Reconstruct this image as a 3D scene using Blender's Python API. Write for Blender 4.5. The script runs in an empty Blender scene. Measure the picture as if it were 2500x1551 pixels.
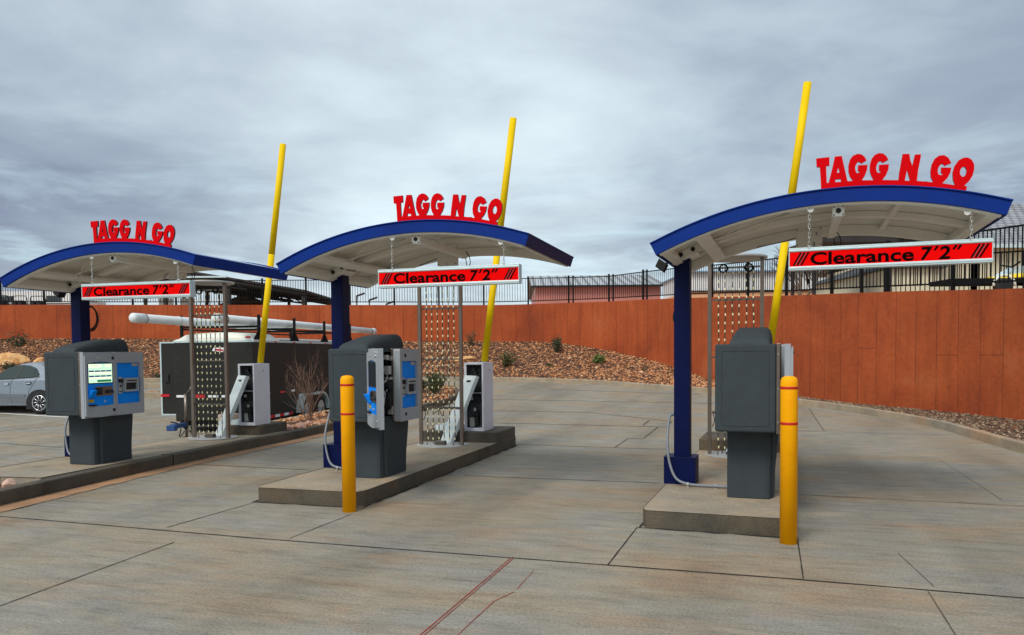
import bpy, math, random
from math import sin, cos, pi, sqrt, radians
from mathutils import Vector, Matrix
from mathutils.geometry import tessellate_polygon
random.seed(11)
sc = bpy.context.scene
# ------------------------------------------------------------------ camera
CAM_H = 1.496
cd = bpy.data.cameras.new('camera'); cam = bpy.data.objects.new('camera', cd); sc.collection.objects.link(cam)
cd.sensor_fit = 'HORIZONTAL'; cd.sensor_width = 36.0; cd.lens = 1892.046/2500*36
cd.shift_y = 165.1/2500; cd.clip_start = 0.05; cd.clip_end = 3000
cam.matrix_world = Matrix.Translation((0, 0, CAM_H)) @ Matrix.Rotation(pi/2-0.041, 4, 'X') @ Matrix.Rotation(-0.009, 4, 'Z')
sc.camera = cam
# ------------------------------------------------------------------ sky and sun
SUN_EL, SUN_AZ = radians(48), radians(215)     # azimuth clockwise from +Y: light comes from behind-left of the viewer
w = bpy.data.worlds.new('World'); sc.world = w; w.use_nodes = True
nt = w.node_tree; N = nt.nodes; L = nt.links; N.clear()
def nd(t, tree=None, **k):
    n = (tree or nt).nodes.new(t)
    for a, b in k.items(): setattr(n, a, b)
    return n
def mth(op, a, b=None, tree=None, c=None):
    T = tree or nt; n = T.nodes.new('ShaderNodeMath'); n.operation = op
    for i, v in enumerate((a, b, c)):
        if v is None: continue
        if isinstance(v, (int, float)): n.inputs[i].default_value = v
        else: T.links.new(v, n.inputs[i])
    return n.outputs[0]
def ramp(fac, stops, tree=None, interp='LINEAR'):
    T = tree or nt; n = T.nodes.new('ShaderNodeValToRGB'); n.color_ramp.interpolation = interp
    e = n.color_ramp.elements
    while len(e) < len(stops): e.new(0.5)
    for i, (p, c) in enumerate(stops): e[i].position = p; e[i].color = (*c, 1) if len(c) == 3 else c
    T.links.new(fac, n.inputs[0]); return n.outputs[0]
def mixc(fac, a, b, tree=None, mode='MIX'):
    T = tree or nt; n = T.nodes.new('ShaderNodeMix'); n.data_type = 'RGBA'; n.blend_type = mode
    if isinstance(fac, (int, float)): n.inputs[0].default_value = fac
    else: T.links.new(fac, n.inputs[0])
    for i, v in ((6, a), (7, b)):
        if isinstance(v, tuple): n.inputs[i].default_value = (*v[:3], 1)
        else: T.links.new(v, n.inputs[i])
    return n.outputs[2]
def noise(vec, scale, detail=4, rough=.55, tree=None, dist=0.0):
    T = tree or nt; n = T.nodes.new('ShaderNodeTexNoise'); n.inputs['Scale'].default_value = scale
    n.inputs['Detail'].default_value = detail; n.inputs['Roughness'].default_value = rough; n.inputs['Distortion'].default_value = dist
    if vec is not None: T.links.new(vec, n.inputs['Vector'])
    return n.outputs['Fac']
tc = nd('ShaderNodeTexCoord'); sep = nd('ShaderNodeSeparateXYZ'); L.new(tc.outputs['Generated'], sep.inputs[0])
zz = mth('MAXIMUM', sep.outputs[2], 0.0)
den = mth('ADD', zz, 0.13)
cb = nd('ShaderNodeCombineXYZ'); L.new(mth('DIVIDE', sep.outputs[0], den), cb.inputs[0]); L.new(mth('DIVIDE', sep.outputs[1], den), cb.inputs[1])
# flat stretched coordinates for the layered bank near the horizon
cs = nd('ShaderNodeCombineXYZ'); L.new(mth('MULTIPLY', sep.outputs[0], 2.2), cs.inputs[0]); L.new(mth('MULTIPLY', sep.outputs[1], 2.2), cs.inputs[1]); L.new(mth('MULTIPLY', sep.outputs[2], 11.0), cs.inputs[2])
n1 = noise(cb.outputs[0], 0.55, 5, .5, dist=.35)
n2 = noise(cb.outputs[0], 1.9, 8, .62, dist=.3)
n3 = noise(cs.outputs[0], 1.3, 6, .6, dist=.25)
low = mth('SUBTRACT', 1.0, mth('MINIMUM', mth('MULTIPLY', zz, 3.6), 1.0))
big = mth('ADD', mth('MULTIPLY', n1, .78), mth('ADD', mth('MULTIPLY', n2, .20), -.083))
fac = mth('ADD', big, mth('MULTIPLY', mth('SUBTRACT', n3, .5), mth('ADD', mth('MULTIPLY', low, .45), .05)))
# the overcast is thinner (brighter) high on the left of the view, thicker on the right
def lobe(dx, dy, dz, k):
    v = nd('ShaderNodeVectorMath', operation='DOT_PRODUCT'); L.new(tc.outputs['Generated'], v.inputs[0]); l = sqrt(dx*dx+dy*dy+dz*dz); v.inputs[1].default_value = (dx/l, dy/l, dz/l)
    return mth('POWER', mth('MAXIMUM', v.outputs['Value'], 0.0), k)
# thin bright cloud high on the left, dark banks low on the left and high on the right, brighter towards the hidden sun
fac = mth('ADD', fac, mth('MULTIPLY', lobe(-.24, .89, .40, 7), .15))
fac = mth('SUBTRACT', fac, mth('MULTIPLY', lobe(-.50, .85, .17, 45), .17))
fac = mth('SUBTRACT', fac, mth('MULTIPLY', lobe(.48, .87, .46, 22), .11))
fac = mth('ADD', fac, mth('MULTIPLY', lobe(.42, .87, .16, 60), .05))
fac = mth('ADD', fac, mth('MULTIPLY', lobe(-.45, -.62, .62, 2), .22))
cloud = ramp(fac, [(.24, (.17, .20, .27)), (.36, (.255, .305, .365)), (.47, (.39, .455, .505)), (.60, (.555, .64, .68)), (.80, (1.0, 1.02, 1.02))])
# gaps of paler turquoise close to the horizon
gap = ramp(noise(cs.outputs[0], 2.1, 5, .6, dist=.4), [(.50, (0, 0, 0)), (.66, (1, 1, 1))])
gapf = mth('MULTIPLY', gap, mth('MULTIPLY', low, .8))
cloud = mixc(gapf, cloud, (.56, .74, .80))
sky = nd('ShaderNodeTexSky', sky_type='NISHITA'); sky.sun_disc = False; sky.sun_elevation = SUN_EL; sky.sun_rotation = SUN_AZ
bg1 = nd('ShaderNodeBackground'); L.new(sky.outputs[0], bg1.inputs[0]); bg1.inputs[1].default_value = 0.09
bg2 = nd('ShaderNodeBackground'); L.new(cloud, bg2.inputs[0]); bg2.inputs[1].default_value = 1.0
mxs = nd('ShaderNodeMixShader'); mxs.inputs[0].default_value = 0.90; L.new(bg1.outputs[0], mxs.inputs[1]); L.new(bg2.outputs[0], mxs.inputs[2])
wo = nd('ShaderNodeOutputWorld'); L.new(mxs.outputs[0], wo.inputs[0])
sd = bpy.data.lights.new('sun', 'SUN'); sd.energy = 1.5; sd.angle = radians(22); sd.color = (1, .95, .87)
sun = bpy.data.objects.new('sun', sd); sc.collection.objects.link(sun)
sun.rotation_euler = (pi/2-SUN_EL, 0, pi-SUN_AZ)
sc.view_settings.view_transform = 'Standard'; sc.view_settings.look = 'None'
sc.view_settings.exposure = 0.58; sc.view_settings.gamma = 1.0; sc.view_settings.use_curve_mapping = False

# ------------------------------------------------------------------ materials
def srgb(r, g, b): return tuple(((c/255)/12.92 if c/255 <= .04045 else ((c/255+.055)/1.055)**2.4) for c in (r, g, b))
MATS = {}
def newmat(name):
    m = bpy.data.materials.new(name); m.use_nodes = True; MATS[name] = m
    return m, m.node_tree, m.node_tree.nodes['Principled BSDF']
def mat(name, col, rough=.6, metal=0., var=.12, scale=6., bump=.0, bscale=60., coat=0., wear=None, coords='Object', spec=None):
    """painted/plain surface: slow colour variation, fine grain and a little roughness variation"""
    m, T, b = newmat(name)
    t = T.nodes.new('ShaderNodeTexCoord'); v = t.outputs[coords]
    f = noise(v, scale, 6, .6, T)
    c1 = tuple(max(0, c*(1-var)) for c in col); c2 = tuple(min(1, c*(1+var)) for c in col)
    c = ramp(f, [(.3, c1), (.7, c2)], T)
    if wear:
        wf = ramp(noise(v, wear[2], 8, .7, T, dist=.5), [(wear[1], (0, 0, 0)), (wear[1]+.12, (1, 1, 1))], T)
        c = mixc(wf, c, wear[0], T)
    T.links.new(c, b.inputs['Base Color'])
    r = T.nodes.new('ShaderNodeMapRange'); T.links.new(f, r.inputs[0]); r.inputs[3].default_value = max(.02, rough-.08); r.inputs[4].default_value = min(1, rough+.08)
    T.links.new(r.outputs[0], b.inputs['Roughness']); b.inputs['Metallic'].default_value = metal
    if coat: b.inputs['Coat Weight'].default_value = coat; b.inputs['Coat Roughness'].default_value = .12
    if spec is not None: b.inputs['Specular IOR Level'].default_value = spec
    if bump:
        bn = T.nodes.new('ShaderNodeBump'); bn.inputs['Strength'].default_value = bump; bn.inputs['Distance'].default_value = .01
        T.links.new(noise(v, bscale, 4, .6, T), bn.inputs['Height']); T.links.new(bn.outputs[0], b.inputs['Normal'])
    return m
def concrete(name, base, warm, cool, streak=True, dark=.55, bump=.35):
    m, T, b = newmat(name)
    g = T.nodes.new('ShaderNodeNewGeometry'); pos = g.outputs['Position']
    mp = T.nodes.new('ShaderNodeMapping'); mp.vector_type = 'POINT'; T.links.new(pos, mp.inputs[0]); mp.inputs['Rotation'].default_value = (0, 0, radians(18))
    st = T.nodes.new('ShaderNodeMapping'); T.links.new(mp.outputs[0], st.inputs[0]); st.inputs['Scale'].default_value = (.8, 1.9, 1) if streak else (1, 1, 1)
    fs = T.nodes.new('ShaderNodeMapping'); T.links.new(mp.outputs[0], fs.inputs[0]); fs.inputs['Scale'].default_value = (2.2, 13, 1) if streak else (1, 1, 1)
    f1 = noise(st.outputs[0], .55, 6, .6, T, dist=.4)
    c = ramp(f1, [(.30, warm), (.45, base), (.60, cool), (.72, tuple(x*1.18 for x in base))], T)
    # warm red-dirt blotches
    f2 = ramp(noise(st.outputs[0], .85, 5, .55, T, dist=.6), [(.56, (0, 0, 0)), (.72, (1, 1, 1))], T)
    c = mixc(mth('MULTIPLY', f2, .42, T), c, tuple(x*y for x, y in zip(warm, (1.22, .92, .68))), T)
    # tyre-darkened patches and broom streaks
    f3 = ramp(noise(fs.outputs[0], .9, 11, .82, T, dist=.3), [(.30, (dark*.8,)*3), (.44, (.9,)*3), (.58, (1.06,)*3), (.75, (1.3,)*3)], T)
    c = mixc(.95, c, f3, T, 'MULTIPLY')
    ls = T.nodes.new('ShaderNodeMapping'); T.links.new(mp.outputs[0], ls.inputs[0]); ls.inputs['Scale'].default_value = (1.1, .16, 1)
    if streak: c = mixc(.8, c, ramp(noise(ls.outputs[0], .9, 4, .5, T, dist=.3), [(.34, (.76,)*3), (.5, (1, 1, 1)), (.66, (1.1,)*3)], T), T, 'MULTIPLY')
    f5 = ramp(noise(st.outputs[0], 2.6, 8, .7, T), [(.3, (.74,)*3), (.5, (1, 1, 1)), (.72, (1.12,)*3)], T)
    c = mixc(.8, c, f5, T, 'MULTIPLY')
    f4 = ramp(noise(pos, 55, 4, .8, T), [(.30, (.4,)*3), (.46, (.94,)*3), (.70, (1.32,)*3)], T)
    c = mixc(.85 if streak else .5, c, f4, T, 'MULTIPLY')
    # small dark pits and specks
    vo = T.nodes.new('ShaderNodeTexVoronoi'); vo.inputs['Scale'].default_value = 9; T.links.new(mp.outputs[0], vo.inputs['Vector'])
    sp = ramp(vo.outputs['Distance'], [(.02, (.35,)*3), (.05, (1, 1, 1))], T)
    c = mixc(.6, c, sp, T, 'MULTIPLY')
    T.links.new(c, b.inputs['Base Color']); b.inputs['Roughness'].default_value = .82; b.inputs['Specular IOR Level'].default_value = .2
    bn = T.nodes.new('ShaderNodeBump'); bn.inputs['Strength'].default_value = bump; bn.inputs['Distance'].default_value = .012
    h = mth('ADD', noise(pos, 45, 6, .7, T), mth('MULTIPLY', noise(fs.outputs[0], 6, 4, .6, T), 1.3), T)
    T.links.new(h, bn.inputs['Height']); T.links.new(bn.outputs[0], b.inputs['Normal'])
    return m
concrete('pavement', srgb(147, 137, 120), srgb(150, 130, 107), srgb(140, 136, 127))
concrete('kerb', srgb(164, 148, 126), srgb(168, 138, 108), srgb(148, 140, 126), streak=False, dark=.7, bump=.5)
concrete('kerb_front', srgb(98, 88, 74), srgb(106, 88, 68), srgb(84, 80, 72), streak=False, dark=.6, bump=.6)  # darker copy of kerb for upright faces: weathering plus painted-in shade
mat('joint', srgb(40, 36, 32), .95, var=.4, scale=9)
mat('joint_pale', srgb(84, 75, 64), .95, var=.35, scale=9)
mat('red_chalk', srgb(150, 62, 52), .95, var=.35, scale=5)
mat('gutter_dirt', srgb(158, 120, 88), .95, var=.25, scale=3)
mat('line_paint', srgb(215, 216, 212), .8, var=.1)
mat('canopy_blue', srgb(0, 44, 126), .55, var=.14, scale=2.5, spec=.15, wear=(srgb(20, 58, 134), .62, 3.0))
mat('column_blue', srgb(0, 13, 64), .5, var=.2, scale=3, spec=.15)
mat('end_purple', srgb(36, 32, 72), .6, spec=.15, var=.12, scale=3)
mat('soffit', srgb(222, 219, 210), .6, var=.07, scale=2.2, wear=(srgb(176, 166, 150), .62, 4.5))
mat('beam_white', srgb(232, 230, 222), .5, var=.06, scale=3, wear=(srgb(180, 168, 150), .66, 7))
mat('roof_metal', srgb(150, 172, 200), .3, metal=.6, var=.08)
mat('dark_gap', srgb(22, 20, 20), .9)
mat('sign_red', (.86, .0, .0), .6, var=.04, scale=4, spec=.05)
mat('letter_red', (.66, .0, .003), .6, var=.05, scale=4, spec=.05)
mat('letter_edge', srgb(66, 8, 16), .5, var=.1)
mat('aluminium', srgb(196, 214, 216), .38, metal=.25, var=.06, scale=5)
mat('black_print', srgb(8, 2, 3), .8, spec=.05, var=.1)
mat('slash_grey', srgb(150, 62, 70), .55, var=.1)
mat('chain', srgb(205, 205, 200), .35, metal=.8)
mat('kiosk_grey', srgb(58, 66, 70), .7, spec=.25, var=.10, scale=9, bump=.5, bscale=260)
mat('kiosk_bezel', srgb(156, 162, 168), .5, var=.05, scale=10, bump=.15, bscale=300)
mat('kiosk_blue', srgb(0, 138, 246), .6, spec=.15, var=.05, scale=5)
mat('steel', srgb(128, 116, 106), .38, metal=.85, var=.16, scale=3)
mat('steel_dark', srgb(98, 90, 84), .42, metal=.8, var=.2, scale=4)
mat('plate', srgb(184, 182, 178), .5, metal=.4, var=.1)
mat('bollard_yellow', srgb(255, 170, 0), .55, var=.08, scale=6, spec=.15, wear=(srgb(206, 128, 10), .66, 5))
mat('bollard_red', srgb(190, 22, 12), .5, var=.1)
mat('arm_yellow', srgb(236, 196, 0), .55, spec=.15, var=.07, scale=3)
mat('cabinet_white', srgb(206, 208, 216), .45, var=.05, scale=5)
mat('cabinet_inside', srgb(96, 98, 102), .6, var=.25, scale=12)
mat('cover_white', srgb(212, 222, 224), .45, var=.05, scale=4)
mat('black', srgb(20, 20, 22), .6, var=.3, scale=20)
mat('rubber', srgb(26, 26, 27), .85, var=.2, scale=20)
mat('conduit', srgb(126, 132, 140), .5, var=.1)
mat('bead', srgb(236, 226, 180), .5, var=.15, scale=30)
mat('cable_green', srgb(46, 54, 48), .6, var=.3, scale=30)
mat('mirror_glass', srgb(20, 26, 30), .12, var=.1, spec=.8)
mat('trailer_black', srgb(40, 39, 36), .55, spec=.25, var=.18, scale=1.6, wear=(srgb(56, 55, 51), .60, 1.8), bump=.1, bscale=6)
mat('trailer_white', srgb(226, 226, 214), .5, var=.08, scale=3, wear=(srgb(188, 186, 170), .6, 6))
mat('pvc_white', srgb(222, 228, 228), .45, var=.06, scale=3, wear=(srgb(170, 168, 160), .62, 5))
mat('reflect_red', srgb(200, 18, 38), .4, var=.1)
mat('reflect_white', srgb(236, 238, 238), .4, var=.05)
mat('jack_blue', srgb(30, 70, 120), .45, var=.2, scale=10)
mat('chrome', srgb(214, 216, 220), .25, metal=.9, var=.1)
mat('car_silver', srgb(134, 142, 152), .26, metal=.55, var=.05, scale=2, coat=.7)
mat('car_dark', srgb(24, 26, 28), .55)
mat('fence_black', srgb(10, 10, 12), .7, spec=.2, var=.2)
mat('bark', srgb(104, 88, 76), .9, var=.25, scale=20)
mat('twig', srgb(120, 92, 76), .9, var=.3, scale=20)
mat('twig_grey', srgb(122, 116, 112), .9, var=.3, scale=20)
mat('leaf_dark', srgb(52, 66, 40), .7, var=.45, scale=9)
mat('leaf_olive', srgb(78, 86, 44), .7, var=.45, scale=9)
mat('leaf_bright', srgb(92, 112, 48), .7, var=.4, scale=9)
mat('pink_metal', srgb(186, 118, 106), .6, var=.1, scale=.6, wear=(srgb(176, 92, 78), .6, 1.2))
mat('tan_wall', srgb(212, 160, 120), .7, var=.12, scale=.6)
mat('white_wall', srgb(222, 222, 222), .7, var=.06, scale=.5)
mat('beige_wall', srgb(206, 198, 172), .8, var=.08, scale=.8)
mat('shed_steel', srgb(36, 32, 31), .7, var=.3, scale=1)
mat('shed_roof', srgb(42, 38, 38), .7, var=.3, scale=1)
mat('upper_dirt', srgb(170, 136, 108), .95, var=.25, scale=.5)
mat('hay', srgb(86, 66, 44), .95, var=.5, scale=3)
mat('jet_yellow', srgb(240, 206, 20), .35, var=.06, coat=.4)
mat('hill_rock', srgb(126, 96, 88), .95, var=.35, scale=.04)
mat('wood_old', srgb(182, 166, 150), .8, var=.2, scale=1)
def special():
    # corrugated metal (x in object space)
    for nm, col, sc_, amt in (('roof_corrug', srgb(168, 172, 176), 9., .5), ('tile_roof', srgb(158, 160, 164), 0, .5)):
        m, T, b = newmat(nm); t = T.nodes.new('ShaderNodeTexCoord')
        if nm == 'roof_corrug':
            wv = T.nodes.new('ShaderNodeTexWave'); wv.inputs['Scale'].default_value = .55; wv.inputs['Distortion'].default_value = 0; T.links.new(t.outputs['Object'], wv.inputs[0])
            c = ramp(wv.outputs['Fac'], [(0, tuple(x*.45 for x in col)), (.35, col), (1, tuple(x*1.1 for x in col))], T)
            h = wv.outputs['Fac']
        else:
            br = T.nodes.new('ShaderNodeTexBrick'); T.links.new(t.outputs['UV'], br.inputs[0]); br.inputs['Scale'].default_value = 1.0
            br.inputs['Brick Width'].default_value = .3; br.inputs['Row Height'].default_value = .33; br.inputs['Mortar Size'].default_value = .035; br.inputs['Mortar Smooth'].default_value = .6
            br.inputs['Color1'].default_value = (*col, 1); br.inputs['Color2'].default_value = (*[x*.8 for x in col], 1); br.inputs['Mortar'].default_value = (*[x*.18 for x in col], 1)
            c = br.outputs['Color']; h = br.outputs['Fac']
        T.links.new(c, b.inputs['Base Color']); b.inputs['Roughness'].default_value = .6
        bn = T.nodes.new('ShaderNodeBump'); bn.inputs['Strength'].default_value = .6; bn.inputs['Distance'].default_value = .03; T.links.new(h, bn.inputs['Height']); T.links.new(bn.outputs[0], b.inputs['Normal'])
    # retaining wall: form-board joints from a UV laid out in metres along the wall
    m, T, b = newmat('wall_terracotta'); t = T.nodes.new('ShaderNodeUVMap'); sp = T.nodes.new('ShaderNodeSeparateXYZ'); T.links.new(t.outputs[0], sp.inputs[0])
    u, v = sp.outputs[0], sp.outputs[1]; uv = t.outputs[0]
    f1 = noise(uv, .45, 7, .62, T, dist=.5)
    c = ramp(f1, [(.3, srgb(138, 62, 34)), (.46, srgb(162, 74, 37)), (.6, srgb(173, 83, 41)), (.72, srgb(180, 98, 60))], T)
    st = T.nodes.new('ShaderNodeMapping'); T.links.new(uv, st.inputs[0]); st.inputs['Scale'].default_value = (5, .6, 1)
    c = mixc(.7, c, ramp(noise(st.outputs[0], .9, 6, .65, T), [(.3, (.74,)*3), (.5, (1, 1, 1)), (.7, (1.12,)*3)], T), T, 'MULTIPLY')
    c = mixc(.65, c, ramp(noise(uv, 9, 6, .75, T), [(.3, (.7,)*3), (.5, (1, 1, 1)), (.7, (1.14,)*3)], T), T, 'MULTIPLY')
    # each board a slightly different tone
    bd = mth('FLOOR', mth('DIVIDE', u, .61, T), None, T); wn = T.nodes.new('ShaderNodeTexWhiteNoise'); wn.noise_dimensions = '1D'; T.links.new(bd, wn.inputs['W'])
    c = mixc(.3, c, ramp(wn.outputs['Value'], [(0, (.84,)*3), (1, (1.1,)*3)], T), T, 'MULTIPLY')
    fr = mth('FRACT', mth('DIVIDE', mth('ADD', u, mth('MULTIPLY', mth('SUBTRACT', noise(uv, 3, 2, .5, T), .5, T), .02, T), T), .61, T), None, T)
    ln = mth('LESS_THAN', fr, .026, T)
    br = mth('ADD', mth('MULTIPLY', ramp(noise(uv, .8, 3, .5, T), [(.40, (.5,)*3), (.56, (1, 1, 1))], T), .8, T), 0, T)
    c = mixc(mth('MULTIPLY', ln, br, T), c, srgb(86, 34, 22), T)
    # broken horizontal lift lines on some boards
    wn2 = T.nodes.new('ShaderNodeTexWhiteNoise'); wn2.noise_dimensions = '1D'; T.links.new(mth('ADD', bd, 31.7, T), wn2.inputs['W'])
    hz = mth('ADD', mth('MULTIPLY', mth('FLOOR', mth('MULTIPLY', wn2.outputs['Value'], 3, T), None, T), .16, T), 1.22, T)
    hl = mth('LESS_THAN', mth('ABSOLUTE', mth('SUBTRACT', v, hz, T), None, T), .012, T)
    on = mth('GREATER_THAN', wn.outputs['Value'], .62, T)
    rng_ = mth('GREATER_THAN', u, 50.0, T)
    c = mixc(mth('MULTIPLY', mth('MULTIPLY', hl, on, T), mth('MULTIPLY', rng_, .45, T), T), c, srgb(84, 32, 22), T)
    # pock marks
    vo = T.nodes.new('ShaderNodeTexVoronoi'); vo.inputs['Scale'].default_value = 3.2; T.links.new(uv, vo.inputs['Vector'])
    pk = mth('MULTIPLY', mth('LESS_THAN', vo.outputs['Distance'], .055, T), ramp(noise(uv, .35, 3, .5, T), [(.5, (0, 0, 0)), (.6, (1, 1, 1))], T), T)
    c = mixc(mth('MULTIPLY', pk, .8, T), c, srgb(60, 26, 20), T)
    T.links.new(c, b.inputs['Base Color']); b.inputs['Roughness'].default_value = .85; b.inputs['Specular IOR Level'].default_value = .3
    bn = T.nodes.new('ShaderNodeBump'); bn.inputs['Strength'].default_value = .5; bn.inputs['Distance'].default_value = .02
    T.links.new(mth('SUBTRACT', noise(uv, 14, 6, .7, T), mth('MULTIPLY', ln, .7, T), T), bn.inputs['Height']); T.links.new(bn.outputs[0], b.inputs['Normal'])
    # loose stones: a colour per stone
    for nm, cols in (('gravel_stone', [srgb(124, 74, 44), srgb(178, 114, 70), srgb(206, 146, 96), srgb(150, 98, 68), srgb(222, 180, 138)]),
                     ('gravel_grey', [srgb(66, 52, 40), srgb(108, 86, 64), srgb(146, 122, 96), srgb(90, 74, 60), srgb(170, 150, 126)]),
                     ('rock_red', [srgb(160, 92, 70), srgb(190, 120, 92), srgb(206, 156, 130), srgb(150, 84, 66), srgb(214, 180, 160)])):
        m, T, b = newmat(nm); g = T.nodes.new('ShaderNodeNewGeometry')
        c = ramp(g.outputs['Random Per Island'], [(i/4.0, k) for i, k in enumerate(cols)], T)
        c = mixc(.6, c, ramp(noise(g.outputs['Position'], 18, 4, .6, T), [(.3, (.68,)*3), (.7, (1.2,)*3)], T), T, 'MULTIPLY')
        T.links.new(c, b.inputs['Base Color']); b.inputs['Roughness'].default_value = .9
    for nm, a_, b_ in (('gravel_base', srgb(52, 32, 20), srgb(140, 92, 58)), ('gravel_base_grey', srgb(40, 30, 24), srgb(96, 76, 58))):
        m, T, b = newmat(nm); g = T.nodes.new('ShaderNodeNewGeometry')
        vo = T.nodes.new('ShaderNodeTexVoronoi'); vo.inputs['Scale'].default_value = 11; T.links.new(g.outputs['Position'], vo.inputs['Vector'])
        c = ramp(vo.outputs['Distance'], [(.15, b_), (.55, a_)], T)
        T.links.new(c, b.inputs['Base Color']); b.inputs['Roughness'].default_value = .95
    m, T, b = newmat('boulder'); g = T.nodes.new('ShaderNodeTexCoord')
    c = ramp(noise(g.outputs['Object'], 2.5, 8, .7, T, dist=1.), [(.3, srgb(122, 78, 48)), (.45, srgb(206, 150, 92)), (.6, srgb(226, 184, 130)), (.75, srgb(190, 120, 66))], T)
    T.links.new(c, b.inputs['Base Color']); b.inputs['Roughness'].default_value = .9
    bn = T.nodes.new('ShaderNodeBump'); bn.inputs['Strength'].default_value = .8; bn.inputs['Distance'].default_value = .05; T.links.new(noise(g.outputs['Object'], 6, 8, .7, T), bn.inputs['Height']); T.links.new(bn.outputs[0], b.inputs['Normal'])
    # lit kiosk screen: it gives off light
    for nm, col, e in (('screen_lit', srgb(196, 240, 206), .75), ('screen_cream', srgb(238, 246, 214), .8), ('screen_navy', srgb(24, 62, 120), .5), ('screen_green', srgb(20, 128, 74), .5)):
        m, T, b = newmat(nm); b.inputs['Base Color'].default_value = (*[c*.3 for c in col], 1); b.inputs['Emission Color'].default_value = (*col, 1); b.inputs['Emission Strength'].default_value = e; b.inputs['Roughness'].default_value = .2
    m, T, b = newmat('car_glass'); b.inputs['Base Color'].default_value = (*srgb(34, 48, 46), 1); b.inputs['Roughness'].default_value = .06; b.inputs['Specular IOR Level'].default_value = .7
special()

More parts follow.
